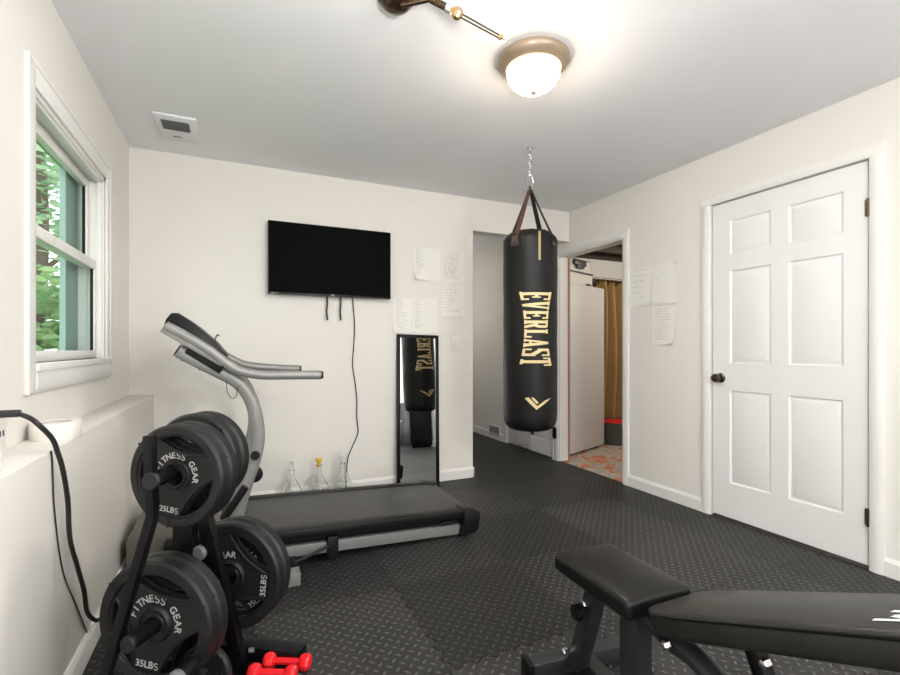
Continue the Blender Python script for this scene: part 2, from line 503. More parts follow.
for ya, yb in ((1.375, 1.640), (1.738, 1.992)):
    PN += [(ya, yb, .24, .83), (ya, yb, 1.005, 1.595), (ya, yb, 1.70, 1.915)]
d1 = struct('door_1', panel_door(XR + .002, D1a + .009, D1b - .009, .018, D1z - .010, PN), M['door'], smooth=20)
kb = MB(); km = frame((XR + .004, 2.052, .908), (-1, 0, 0))
kb.lathe([(.031, 0), (.031, .004), (.026, .009), (.012, .012), (.011, .028), (.018, .034), (.027, .044), (.029, .054), (.024, .064), (.012, .069)], 28, km)
obj('door_knob', kb, M['knob'], d1)
kp = MB(); kp.cyl((XR + .003, 2.097, .908), (XR - .006, 2.097, .908), .016); obj('latch_plate', kp, M['knob'], d1)
for z in (1.80, .258):
    hb = MB(); hb.cyl((XR - .008, D1a + .004, z - .045), (XR - .008, D1a + .004, z + .045), .008, n=12); hb.bb((XR - .004, D1a - .006, z - .04), (XR + .004, D1a + .02, z + .04))
    obj('hinge', hb, M['knob'], d1)
# door 3: two folding leaves in the hall
d3 = struct('door_2', panel_door(XR + .004, D3a + .008, 4.272, .012, D3z - .01, [(D3a + .09, 4.19, .16, .85), (D3a + .09, 4.19, 1.0, 1.85)], .03), M['door'], smooth=20)
l2 = panel_door(XR + .004, 4.300, D3b - .008, .012, D3z - .01, [(4.38, D3b - .09, .16, .85), (4.38, D3b - .09, 1.0, 1.85)], .03)
obj('door_leaf', l2, M['door'], d3, smooth=20)
gp = MB(); gp.bb((XR + .03, D3a, 0), (XR + .035, D3b, D3z)); obj('gap_backing', gp, M['black'], d3)
for z in (1.665, .27):
    hb = MB(); hb.bb((XR - .03, 3.752, z - .055), (XR + .0, 3.80, z + .055), .004); obj('hinge', hb, M['black'], d3)

# window (wood casing, jambs, two sashes)
w = MB()
ct = .012
w.bb((XL, 1.945, .950), (XL + ct, 2.012, 2.055), .004)            # near side casing
w.bb((XL, 2.968, .985), (XL + ct, 3.035, 2.055), .004)            # far side casing
w.bb((XL, 2.012, 1.98), (XL + ct, 2.968, 2.055), .004)            # head casing
w.bb((XL, 1.945, 2.045), (XL + ct + .004, 3.035, 2.062), .003)    # back band along the top
w.bb((XL, 1.940, .948), (XL + ct + .004, 1.955, 2.055), .003)
w.bb((XL, 3.025, .985), (XL + ct + .004, 3.040, 2.055), .003)
win = struct('window_1', w, M['trim'])
s = MB(); s.bb((XL - .10, 2.005, 1.03), (XL + .002, 2.975, 1.05)); s.bb((XL, 2.012, 1.022), (XL + .020, 3.045, 1.05), .004)
obj('window_sill', s, M['trim'], win)
a = MB()
pr = [(0, 0), (.008, .0), (.014, .012), (.018, .032), (.017, .052), (.014, .064), (.012, .074), (0, .075)]
m = Matrix((V((1, 0, 0)), V((0, 0, 1)), V((0, 1, 0)))).transposed().to_4x4(); m.translation = V((XL, 2.012, .95))
a.prism(pr, m, 1.035); obj('window_apron', a, M['trim'], win)
j = MB()
for y0, y1 in ((WY0, WY0 + .022), (WY1 - .022, WY1)): j.bb((XL - .11, y0, WZ0), (XL, y1, WZ1))
j.bb((XL - .11, WY0, WZ1 - .022), (XL, WY1, WZ1)); j.bb((XL - .11, WY0, WZ0), (XL, WY1, WZ0 + .02))
for y0, y1 in ((WY0 + .022, WY0 + .036), (WY1 - .036, WY1 - .022)):      # stops
    j.bb((XL - .028, y0, WZ0), (XL - .008, y1, WZ1 - .02))
j.bb((XL - .028, WY0, WZ1 - .036), (XL - .008, WY1, WZ1 - .022))
obj('window_jamb', j, M['trim'], win)
def sash(name, x0, x1, z0, z1, st=.042, bot=.05, top=.04):
    y0, y1 = WY0 + .024, WY1 - .024
    b = MB(); b.bb((x0, y0, z0), (x1, y0 + st, z1), .003); b.bb((x0, y1 - st, z0), (x1, y1, z1), .003)
    b.bb((x0, y0 + st, z0), (x1, y1 - st, z0 + bot), .003); b.bb((x0, y0 + st, z1 - top), (x1, y1 - st, z1), .003)
    o = obj(name, b, M['trim'], win)
    xm = (x0 + x1) / 2
    p = MB(); p.bb((xm - .002, y0 + st - .004, z0 + bot - .004), (xm + .002, y1 - st + .004, z1 - top + .004)); obj('window_pane', p, M['pane'], o)
    k = MB(); g = .006
    for ya, yb, za, zb in ((y0 + st, y0 + st + g, z0 + bot, z1 - top), (y1 - st - g, y1 - st, z0 + bot, z1 - top)):
        k.bb((xm - .006, ya, za), (xm + .006, yb, zb))
    obj('glazing_bead', k, M['black'], o)
    return o
sash('lower_sash', XL - .055, XL - .028, WZ0 + .02, 1.545, top=.045, bot=.040)
sash('upper_sash', XL - .088, XL - .060, 1.505, WZ1 - .022, bot=.04, top=.05)
e = MB()
e.bb((XL - .135, WY0 - .02, WZ0 - .06), (XL - .112, WY0 + .04, WZ1 + .04)); e.bb((XL - .135, WY1 - .20, WZ0 - .06), (XL - .112, WY1 + .02, WZ1 + .04))
e.bb((XL - .135, WY0, WZ1 - .03), (XL - .112, WY1, WZ1 + .04)); e.bb((XL - .135, WY0, WZ0 - .06), (XL - .112, WY1, WZ0 + .02))
obj('exterior_frame', e, M['extgreen'], win)

# ------------------------------------------------------------------ ceiling lamp
t = thing('ceiling_light', 'flush round ceiling light with tan bronze ring and lit white glass dome', 'ceiling light', (1.2, 1.745, H))
r = MB(); r.lathe([(.10, H), (.150, H), (.157, H - .006), (.158, H - .018), (.151, H - .030), (.141, H - .040), (.128, H - .050), (.120, H - .052), (.118, H - .045), (.10, H - .02)], 64, Matrix.Translation((1.2, 1.745, 0)), closed=True)
obj('lamp_ring', r, M['bronze'], t)
def dome_mat():
    m, N, L, b = nt('lit_lamp_glass')
    tc = N.new('ShaderNodeTexCoord'); sp = N.new('ShaderNodeSeparateXYZ'); L.new(tc.outputs['Object'], sp.inputs[0])
    mr = N.new('ShaderNodeMapRange'); mr.inputs[1].default_value = -.125; mr.inputs[2].default_value = -.075
    L.new(sp.outputs[2], mr.inputs[0])
    cr = N.new('ShaderNodeValToRGB'); cr.color_ramp.elements[0].color = (1, .955, .90, 1); cr.color_ramp.elements[1].color = (1, .70, .40, 1)
    L.new(mr.outputs[0], cr.inputs[0]); L.new(cr.outputs[0], b.inputs['Emission Color'])
    st = N.new('ShaderNodeMapRange'); st.inputs[3].default_value = LAMP; st.inputs[4].default_value = LAMP * .035
    L.new(mr.outputs[0], st.inputs[0]); L.new(st.outputs[0], b.inputs['Emission Strength'])
    b.inputs['Base Color'].default_value = (.9, .88, .82, 1)
    return m
LAMP = 84.0
g = MB(); prof = [(.120 * math.cos(q) ** .9 if q < PI / 2 - .01 else .004, H - .048 - .100 * math.sin(q)) for q in [i / 14 * PI / 2 for i in range(15)]]
g.lathe(prof, 56, Matrix.Translation((1.2, 1.745, 0))); obj('lamp_glass', g, dome_mat(), t)
f_ = MB(); f_.lathe([(.003, H - .142), (.017, H - .144), (.018, H - .151), (.012, H - .159), (.003, H - .164)], 20, Matrix.Translation((1.2, 1.745, 0))); obj('finial', f_, M['bronze'], t)

# jointed arm light on the ceiling, cut by the top of the photo
t = thing('ceiling_arm_light', 'dark bronze jointed arm with clear glass tip hanging below the ceiling', 'light fixture', (.535, 1.655, H))
b = MB(); b.lathe([(.003, H), (.066, H), (.067, H - .006), (.060, H - .014), (.056, H - .016), (.054, H - .022), (.042, H - .034), (.022, H - .043), (.003, H - .046)], 40, Matrix.Translation((.535, 1.655, 0))); obj('canopy', b, M['darkbronze'], t)
A0, A1, A2, A3 = V((.545, 1.630, H - .03)), V((.612, 1.590, H + .0 - .012)), V((.722, 1.540, 2.315)), V((.868, 1.473, 2.226))
b = MB(); b.cyl((.545, 1.630, H - .04), (.64, 1.578, H - .022), .009, n=16); b.cyl((.64, 1.578, H - .022), (.700, 1.551, 2.330), .013, n=16)
obj('upper_arm', b, M['darkbronze'], t)
b = MB(); b.cyl((.692, 1.5545, 2.334), (.708, 1.547, 2.326), .016, n=20); obj('arm_collar', b, M['steel'], t)
b = MB(); dd = (A3 - A2).normalized()
b.lathe([(.006, -.026), (.014, -.018), (.021, -.004), (.021, .006), (.016, .016), (.006, .022)], 6, frame(A2 + dd * .006, dd)); obj('joint', b, M['brass'], t, smooth=10)
b = MB(); sd = dd.cross(V((0, 0, 1))).normalized(); dn = sd.cross(dd)
for q in (-1, 1): b.cyl(A2 + dd * .02 + dn * .0065 * q, A3 + dn * .005 * q, .0028, n=10)
obj('twin_rod', b, M['darkbronze'], t)
b = MB(); b.lathe([(.004, -.006), (.009, -.003), (.010, .006), (.006, .010)], 16, frame(A3, dd)); obj('end_ferrule', b, M['brass'], t)
b = MB(); b.lathe([(.003, .0), (.009, .004), (.012, .013), (.009, .022), (.003, .027)], 10, frame(A3 + dd * .010, dd)); obj('glass_tip', b, M['glass'], t, smooth=10)

# ceiling vent
t = thing('ceiling_vent', 'white ceiling vent with grey grille near the window corner', 'vent', (-.31, 3.16, H))
b = MB(); b.bb((-.415, 2.985, H - .010), (-.205, 3.32, H), .002); obj('vent_frame', b, M['ceil'], t)
b = MB(); b.bb((-.385, 3.045, H - .013), (-.245, 3.165, H - .009)); obj('grille', b, M['grille'], t)
b = MB()
for k in range(7): b.bb((-.383, 3.052 + k * .017, H - .016), (-.247, 3.055 + k * .017, H - .012))
obj('louvre', b, M['grille'], t)
b = MB(); b.bb((-.345, 3.255, H - .013), (-.30, 3.262, H - .009)); obj('vent_lever', b, M['grille'], t)

# hall register, switch, outlet
t = thing('wall_register', 'white wall register low on the hall wall beside the closet doors', 'vent', (XR, 4.99, .02))
b = MB(); b.bb((XR - .010, 4.85, .02), (XR, 5.12, .17), .002); obj('register_frame', b, M['plastic_white'], t)
b = MB()
for k in range(9): b.bb((XR - .014, 4.872 + k * .026, .04), (XR - .009, 4.884 + k * .026, .15))
obj('louvre', b, M['grille'], t)
t = thing('light_switch', 'white light switch on the back wall right of the leaning mirror', 'light switch', (1.675, YB, 1.132))
b = MB(); b.bb((1.636, YB - .006, 1.072), (1.712, YB, 1.192), .003); obj('switch_plate', b, M['plastic_white'], t)
b = MB(); b.box((1.674, YB - .009, 1.128), (.032, .008, .066), Matrix.Rotation(.12, 3, 'X'), .002); obj('rocker', b, M['trim'], t)
t = thing('wall_outlet', 'white wall outlet above the ledge at the left edge', 'outlet', (XL, 1.79, .86))
b = MB(); b.bb((XL, 1.700, .800), (XL + .006, 1.800, .915), .002); obj('outlet_plate', b, M['plastic_white'], t)
b = MB(); b.bb((XL + .005, 1.778, .845), (XL + .007, 1.785, .862)); b.bb((XL + .005, 1.758, .845), (XL + .007, 1.765, .862)); obj('socket_slot', b, M['black'], t)

# ------------------------------------------------------------------ television and its cables
t = thing('television', 'black flat television mounted on the back wall', 'television', (.645, YB, 1.48))
b = MB(); b.bb((.201, 3.512, 1.482), (1.092, 3.535, 1.998), .004); obj('bezel', b, M['tvbezel'], t)
b = MB(); b.bb((.207, 3.5105, 1.496), (1.086, 3.514, 1.993)); obj('screen', b, M['tvblack'], t)
b = MB(); b.bb((.32, 3.535, 1.50), (.98, 3.56, 1.86), .01); obj('back_case', b, M['tvbezel'], t)
b = MB(); b.bb((.45, 3.56, 1.55), (.85, YB, 1.80)); obj('wall_mount', b, M['black'], t)
b = MB(); b.mesh(text_mesh('JVC', .016), frame((.648, 3.5105, 1.489), (0, -1, 0))); obj('logo', b, M['white_mark'], t, smooth=0, fixn=False)
b = MB(); b.mesh(text_mesh('ROKU TV', .012), frame((.245, 3.5105, 1.489), (0, -1, 0))); obj('lettering', b, M['letter'], t, smooth=0, fixn=False)
TVT = t
for x, nm in ((.612, 'left one of the two short black straps hanging under the television'), (.712, 'right one of the two short black straps hanging under the television')):
    b = MB(); b.tube([(x, 3.548, 1.53), (x + .002, 3.55, 1.43), (x - .002, 3.553, 1.375), (x + .004, 3.553, 1.31)], .0065, .0025, 8, smooth=6, up=(0, 1, 0))
    o = obj('hanging_strap', b, M['cord'], None, (x, 3.548, 1.5)); tag(o, nm, 'strap', 'straps under the television')
b = MB(); b.tube([(.806, 3.55, 1.53), (.808, 3.562, 1.45), (.822, 3.57, 1.28), (.816, 3.57, 1.12), (.806, 3.57, .973), (.826, 3.57, .84), (.840, 3.57, .70), (.838, 3.57, .58), (.850, 3.57, .47), (.838, 3.568, .42), (.80, 3.56, .345), (.765, 3.55, .26), (.755, 3.55, .10), (.76, 3.55, .005)], .004, n=8, smooth=8)
obj('power_cord', b, M['cord'], TVT)

# ------------------------------------------------------------------ paper sheets with handwriting
def sheet(mfun, w, h, label, group, lines, curl=None, col=(0.1, .9), seed=0):
    """mfun: matrix with local x right, y up, z out of the wall; origin = sheet centre"""
    rnd = random.Random(seed)
    def z(x, y):
        d = .0008 + .006 * max(0, .45 - y / h) ** 1.5
        if curl:
            cx, cy, rad, amt = curl
            q = max(0, 1 - math.hypot(x - cx * w / 2, y - cy * h / 2) / rad); d += 1.5 * amt * q * q
        d += .002 * (1 + math.sin(x * 23 + seed)) * max(0, -y / h + .1)
        return d
    b = MB(); nu, nv = 14, 18; G = []
    for side in (0, 1):
        G.append([[b.bm.verts.new(mfun @ V(((i / nu - .5) * w, (j / nv - .5) * h, z((i / nu - .5) * w, (j / nv - .5) * h) if side else max(.0002, z((i / nu - .5) * w, (j / nv - .5) * h) - .0012)))) for j in range(nv + 1)] for i in range(nu + 1)])
    for g, fl in ((G[0], True), (G[1], False)):
        for i in range(nu):
            for j in range(nv):
                q = (g[i][j], g[i + 1][j], g[i + 1][j + 1], g[i][j + 1]); b.bm.faces.new(tuple(reversed(q)) if fl else q)
    per = [(i, 0) for i in range(nu)] + [(nu, j) for j in range(nv)] + [(i, nv) for i in range(nu, 0, -1)] + [(0, j) for j in range(nv, 0, -1)]
    for (i, j), (k, l) in zip(per, per[1:] + per[:1]): b.bm.faces.new((G[0][i][j], G[0][k][l], G[1][k][l], G[1][i][j]))
    loc = mfun.translation
    o = obj('paper_sheet', b, M['paper'], None, loc, fixn=True); tag(o, label, 'paper', group); ROOTM[o.name] = Matrix.Translation(loc)
    b = MB()
    for i in range(lines):
        y = h * (.44 - .86 * i / lines)
        x = -w / 2 + w * col[0] + rnd.random() * .006
        xe = -w / 2 + w * (col[0] + (col[1] - col[0]) * rnd.uniform(.45, 1))
        while x < xe:
            dx = rnd.uniform(.004, .011); y0 = y + rnd.uniform(-.002, .002); y1 = y + rnd.uniform(-.003, .004); th = .0013
            q = [b.bm.verts.new(mfun @ V((px, py, z(px, py) + .0011))) for px, py in ((x, y0 - th), (x + dx, y1 - th), (x + dx, y1 + th), (x, y0 + th))]
            b.bm.faces.new(q); x += dx * rnd.choice((.8, 1.0, 1.9))
    obj('handwriting', b, M['ink'], o, smooth=0, fixn=False)
    return o
def on_back(x0, x1, z0, z1):
    m = Matrix((V((1, 0, 0)), V((0, 0, 1)), V((0, -1, 0)))).transposed().to_4x4(); m.translation = V(((x0 + x1) / 2, YB, (z0 + z1) / 2)); return m, x1 - x0, z1 - z0
def on_right(y0, y1, z0, z1):     # y0 = far (left in view) edge
    m = Matrix((V((0, -1, 0)), V((0, 0, 1)), V((-1, 0, 0)))).transposed().to_4x4(); m.translation = V((XR, (y0 + y1) / 2, (z0 + z1) / 2)); return m, y0 - y1, z1 - z0
GB, GR = 'handwritten sheets on the back wall', 'handwritten sheets on the right wall'
sheet(*on_back(1.308, 1.537, 1.655, 1.92), 'paper sheet beside the television with lower left corner curling off the wall', GB, 13, (-1, -1, .13, .035), (.05, .36), 1)
sheet(*on_back(1.550, 1.760, 1.648, 1.915), 'densely written paper sheet nearest the hall opening, upper one', GB, 15, (1, -1, .05, .008), (.05, .95), 2)
sheet(*on_back(1.550, 1.762, 1.366, 1.630), 'paper sheet hanging below the densely written one, above the light switch', GB, 9, (1, -1, .06, .010), (.06, .8), 3)
sheet(*on_back(1.130, 1.286, 1.222, 1.50), 'narrow paper sheet with curled corner, left one directly above the mirror', GB, 12, (-1, -1, .08, .022), (.15, .75), 4)
sheet(*on_back(1.292, 1.512, 1.226, 1.507), 'wider paper sheet directly above the mirror, right of the narrow one', GB, 13, (-1, 0, .05, .006), (.08, .4), 5)
sheet(*on_right(2.830, 2.612, 1.430, 1.727), 'list on paper nearest the open doorway on the right wall', GR, 6, (1, -1, .06, .012), (.1, .9), 6)
sheet(*on_right(2.602, 2.376, 1.422, 1.730), 'blank looking paper sheet of the upper pair nearest the white panel door', GR, 3, (1, 1, .06, .010), (.06, .3), 7)
sheet(*on_right(2.600, 2.405, 1.126, 1.410), 'paper sheet alone below the upper pair on the right wall', GR, 12, (1, -1, .08, .016), (.12, .85), 8)

# ------------------------------------------------------------------ leaning mirror
mb_, mt_ = V((1.309, 3.475, .0)), V((1.335, 3.556, 1.209))
zz = (mt_ - mb_).normalized(); xx = V((1, 0, .0)); xx = (xx - zz * xx.dot(zz)).normalized(); nn = xx.cross(zz)   # faces the room (-Y)
mm = Matrix((xx, zz, nn)).transposed().to_4x4(); mm.translation = mb_
t = thing('standing_mirror', 'narrow black framed mirror leaning on the back wall', 'mirror', tuple(mb_))
W2, HH, FW = .178, 1.212, .026
b = MB()
def mbox(b, x0, x1, y0, y1, z0, z1, bev=.003):
    n0 = len(b.bm.verts); b.bb((x0, y0, z0), (x1, y1, z1), bev); b.bm.verts.ensure_lookup_table(); b._xf(b.bm.verts[n0:], mm)
mbox(b, -W2, -W2 + FW, 0, HH, -.02, 0.004); mbox(b, W2 - FW, W2, 0, HH, -.02, .004); mbox(b, -W2, W2, 0, FW, -.02, .003); mbox(b, -W2, W2, HH - FW, HH, -.02, .003)
obj('mirror_frame', b, M['black'], t)
b = MB(); mbox(b, -W2 + .01, W2 - .01, .01, HH - .01, -.012, -.006, 0); obj('mirror_glass', b, M['mirror'], t)

# ------------------------------------------------------------------ three glass bottles behind the treadmill
def bottle(x, y, label, h, stopper):
    t = thing('glass_bottle', label, 'bottle', (x, y, 0), 0, 'clear glass bottles behind the treadmill')
    s = h / .33
    outer = [(.004, 0), (.066, 0), (.074, .01), (.076, .05), (.074, .09), (.064, .135), (.040, .175), (.020, .215), (.017, .245), (.019, .258), (.0225, .262), (.0225, .272), (.017, .274)]
    inner = [(.013, .272), (.013, .24), (.017, .212), (.036, .172), (.060, .132), (.070, .09), (.072, .05), (.070, .016), (.062, .008), (.004, .007)]
    b = MB(); b.lathe([(r, z * s) for r, z in outer + inner], 36, Matrix.Translation((x, y, 0))); obj('bottle_body', b, M['glass'], t, smooth=60)
    b = MB()
    if stopper == 'yellow':
        b.lathe([(.012, .262 * s), (.0125, .276 * s), (.013, .29 * s), (.022, .302 * s), (.024, .316 * s), (.020, .322 * s)], 24, Matrix.Translation((x, y, 0))); obj('stopper', b, M['yellow'], t)
    elif stopper == 'cap':
        b.lathe([(.012, .262 * s), (.0125, .276 * s), (.023, .277 * s), (.023, .325 * s), (.020, .33 * s)], 24, Matrix.Translation((x, y, 0))); obj('stopper', b, M['hall'], t)
    else:
        b.lathe([(.011, .262 * s), (.012, .276 * s), (.014, .28 * s), (.016, .30 * s), (.012, .322 * s), (.004, .33 * s)], 8, Matrix.Translation((x, y, 0))); obj('stopper', b, M['glass'], t, smooth=10)
bottle(.350, 3.42, 'clear glass bottle on the floor, farthest left behind the treadmill', .315, 'glass')
bottle(.533, 3.42, 'clear glass bottle with yellow stopper behind the treadmill', .33, 'yellow')
bottle(.700, 3.42, 'clear glass bottle under the end of the hanging television cord', .33, 'cap')

# ------------------------------------------------------------------ treadmill
YN, YFAR = 2.45, 3.13
t = thing('treadmill', 'grey and black treadmill along the back wall with curved upright and long handlebars', 'treadmill', (.5, 2.8, 0))
def tz(x): return .196 - .040 * (x - .15) / 1.09           # deck top follows the incline
def slab(b, x0, x1, y0, y1, ztop, th, bev=.006):
    prof = [(x0, tz(x0) + ztop), (x1, tz(x1) + ztop), (x1, tz(x1) + ztop - th), (x0, tz(x0) + ztop - th)]
    m = Matrix((V((1, 0, 0)), V((0, 0, 1)), V((0, 1, 0)))).transposed().to_4x4(); m.translation = V((0, y0, 0))
    b.prism(prof, m, y1 - y0, bev)
b = MB(); slab(b, -.30, 1.235, 2.53, 3.06, -.006, .028, .004); obj('running_belt', b, M['belt'], t)
for y0, y1 in ((YN, 2.535), (3.055, YFAR)):
    b = MB(); slab(b, -.30, 1.232, y0, y1, 0, .048, .008); obj('side_rail', b, M['tread_black'], t)
    yb = y0 + .02
    b = MB(); slab(b, -.25, 1.19, yb, y1 - .015, -.084, .058, .006); obj('frame_beam', b, M['tread_lite'], t)
b = MB(); slab(b, -.25, 1.2, 2.48, 3.10, -.046, .030, .004); obj('deck_underside', b, M['tread_black'], t)
for y0, y1 in ((YN - .012, 2.555), (3.035, YFAR + .012)):
    b = MB()
    pr = [(1.200, tz(1.2) + .004), (1.285, tz(1.285) - .004), (1.308, tz(1.3) - .022), (1.292, .040), (1.270, .024), (1.178, .014), (1.185, .075), (1.200, .085)]
    m = Matrix((V((1, 0, 0)), V((0, 0, 1)), V((0, 1, 0)))).transposed().to_4x4(); m.translation = V((0, y0, 0))
    b.prism(pr, m, y1 - y0, .005); obj('end_cap', b, M['tread_black'], t)
    b = MB(); b.cyl((1.20, (y0 + y1) / 2, .0), (1.20, (y0 + y1) / 2, .03), .014, n=14); obj('rear_foot', b, M['tread_black'], t)
b = MB(); b.cyl((1.262, 2.54, tz(1.26) - .036), (1.262, 3.05, tz(1.26) - .036), .026); obj('rear_roller', b, M['belt'], t)
b = MB()
pr = [(-.46, .05), (-.46, .22), (-.42, .29), (-.30, .315), (-.14, .30), (-.07, .252), (-.07, .06)]
m = Matrix((V((1, 0, 0)), V((0, 0, 1)), V((0, 1, 0)))).transposed().to_4x4(); m.translation = V((0, 2.56, 0))
b.prism(pr, m, .46, .012); obj('motor_hood', b, M['hood'], t)
UPP = [(-.045, .10), (-.030, .190), (-.002, .275), (.034, .412), (.078, .550), (.097, .656), (.088, .765), (.060, .862), (.007, .936), (-.08, .992), (-.155, 1.035), (-.241, 1.089)]
for y in (2.49, 3.075):
    b = MB(); b.tube([(x, y, z) for x, z in UPP], .032, .021, 16, up=(0, 1, 0), smooth=5)
    # rounded-flat tube: wide face across the curve
    obj('upright', b, M['tread_grey'], t, smooth=50)
    b = MB(); b.cyl((-.245, y, 1.0915), (-.2475, y, 1.0930), .031, n=20); obj('upright_cap', b, M['tread_black'], t)
HDN = [(-.289, 1.202), (-.206, 1.153), (-.116, 1.092), (-.041, 1.029), (.016, .992), (.114, .971), (.25, .967), (.392, .964)]
HDF = [(-.289, 1.202), (-.206, 1.153), (-.116, 1.098), (-.039, 1.045), (.043, 1.003), (.152, .985), (.25, .977), (.361, .971)]
for y, P in ((2.45, HDN), (3.08, HDF)):
    b = MB(); b.tube([(x, y, z) for x, z in P], .022, .021, 16, up=(0, 1, 0), smooth=6); h_ = obj('handlebar', b, M['tread_grey'], t, smooth=50)
    b = MB(); p1, p2 = V((P[-1][0] - .004, y, P[-1][1])), V((P[-1][0] + .010, y, P[-1][1])); b.cyl(p1, p2, .0215, .018, n=16); obj('grip_end', b, M['tread_black'], h_)
# console between the bars
b = MB()
pr = [(-.300, 1.200), (-.292, 1.232), (-.270, 1.262), (-.240, 1.262), (-.175, 1.212), (-.093, 1.134), (-.04, 1.066), (-.05, 1.045), (-.12, 1.082), (-.21, 1.140)]
m = Matrix((V((1, 0, 0)), V((0, 0, 1)), V((0, 1, 0)))).transposed().to_4x4(); m.translation = V((0, 2.475, 0))
b.prism(pr, m, .58, .006); obj('console', b, M['tread_black'], t)
b = MB(); b.beam((-.298, 2.452, 1.196), (-.050, 2.452, 1.034), .022, .050, up=(-.5, 0, -.8), bev=.006); obj('console_side', b, M['tread_grey'], t)
b = MB(); b.beam((-.20, 2.476, 1.105), (-.055, 2.476, 1.005), .030, .060, up=(-.5, 0, -.8), bev=.004); obj('console_bracket', b, M['tread_black'], t)
b = MB(); b.tube([(-.10, 2.62, 1.125), (-.093, 2.62, 1.155), (-.085, 2.62, 1.168), (-.078, 2.62, 1.160)], .003, n=8, smooth=5); obj('safety_key_hook', b, M['frame_grey'], t)
b = MB(); b.tube([(-.045, 2.48, .972), (-.040, 2.475, .90), (-.022, 2.47, .865), (.0, 2.47, .872), (.006, 2.475, .95)], .0018, n=6, smooth=8); obj('safety_cord', b, M['frame_grey'], t)
for x, z in ((-.225, 1.047), (-.152, 1.003)):
    b = MB(); b.cyl((x, 2.49, z - .006), (x, 2.49, z + .016), .008, n=12); obj('rubber_bumper', b, M['tread_black'], t)
b = MB(); b.lathe([(.022, 0), (.022, .008), (.017, .014), (.009, .014), (.008, .010)], 24, frame((.083, 2.462, .582), (0, -1, 0))); obj('pivot_bolt', b, M['tread_black'], t)
b = MB(); b.lathe([(.022, 0), (.040, .006), (.040, .03), (.022, .036)], 24, frame((.082, 2.530, .470), (0, 1, 0))); obj('lock_knob', b, M['tread_black'], t)
b = MB(); b.tube([(-.055, 2.425, .305), (.04, 2.425, .445)], .018, n=14); obj('lift_strut', b, M['tread_black'], t)
b = MB(); b.beam((.243, 2.30, .03), (.243, 3.22, .03), .058, .056, bev=.004); bs = obj('base_beam', b, M['tread_black'], t)
b = MB(); b.bb((.200, 2.268, .0), (.272, 2.345, .060), .005); obj('base_foot', b, M['tread_lite'], t)
b = MB(); b.beam((.243, 2.40, .05), (.43, 2.44, .090), .014, .010, bev=.002); obj('lift_bar', b, M['frame_grey'], t)
b = MB(); slab(b, .425, .480, YN - .010, YN + .03, -.052, .105, .004); obj('fold_latch', b, M['tread_black'], t)
b = MB(); b.bb((1.06, YN + .003, .093), (1.16, YN + .02, .107), .003); obj('rail_clip', b, M['tread_black'], t)

# ------------------------------------------------------------------ plate rack with weight plates
ax = V((.549, .836, 0)).normalized()          # peg direction, away from the camera
lt = V((ax.y, -ax.x, 0))
t = thing('plate_rack', 'black steel weight plate rack beside the left ledge wall', 'weight rack', (-.14, 1.68, 0))
LB = [(-.216, 1.510, .862), (-.209, 1.507, .640), (-.291, 1.518, .324), (-.376, 1.530, .0)]
b = MB()
for p, q in zip(LB, LB[1:]): b.beam(V(p), V(q), .026, .024, up=ax, bev=.003)
obj('leg', b, M['black'], t)
b = MB()
for p, q in zip([(-.135, 1.684, .80), (-.100, 1.688, .60), (.018, 1.748, .0)], [(-.100, 1.688, .60), (.018, 1.748, .0)]): b.beam(V(p), V(q), .046, .030, up=ax, bev=.003)
obj('leg', b, M['black'], t)
b = MB(); b.beam((-.148, 1.718, 0), (-.148, 1.718, .72), .070, .030, up=ax, bev=.003); obj('post', b, M['black'], t)
fb = V((.046, 1.822, .026)) ; fe = fb + lt * .20
b = MB(); b.beam(fb - lt * .34, fe, .060, .052, bev=.003); obj('base_bar', b, M['black'], t)
b = MB(); b.beam(V((-.148, 1.73, .03)), V((-.36, 1.515, .022)), .05, .04, bev=.003); obj('base_brace', b, M['black'], t)
b = MB(); b.cyl(V((.040, 1.752, .065)), V((.055, 1.746, .065)), .008, n=10); obj('bolt', b, M['greycap'], t)
def peg(p, q, capm='black'):
    b = MB(); b.cyl(p, q, .0225, n=28); o = obj('peg', b, M['black'], t)
    d = (V(p) - V(q)).normalized()
    b = MB(); b.lathe([(.0225, -.002), (.0235, .002), (.0235, .008), (.019, .012), (.002, .012)], 28, frame(p, d)); obj('peg_cap', b, M['greycap' if capm == 'grey' else 'plate'], o)
UF, LF, UB, LBk = V((-.150, 1.562, .733)), V((-.205, 1.587, .309)), V((-.126, 1.722, .740)), V((-.010, 1.782, .322))
peg(UF - ax * .100 + V((0, 0, .012)), UB + ax * .115); peg(LF - ax * .100, LF + ax * .16); peg(LBk - ax * .080 + V((-.004, 0, .028)), LBk + ax * .12, 'grey')
peg(V((-.105, 1.690, .450)), V((-.105, 1.690, .450)) + ax * .04, 'grey')
peg(V((-.141, 1.440, .222)), V((-.141, 1.440, .222)) + ax * .05, 'grey')

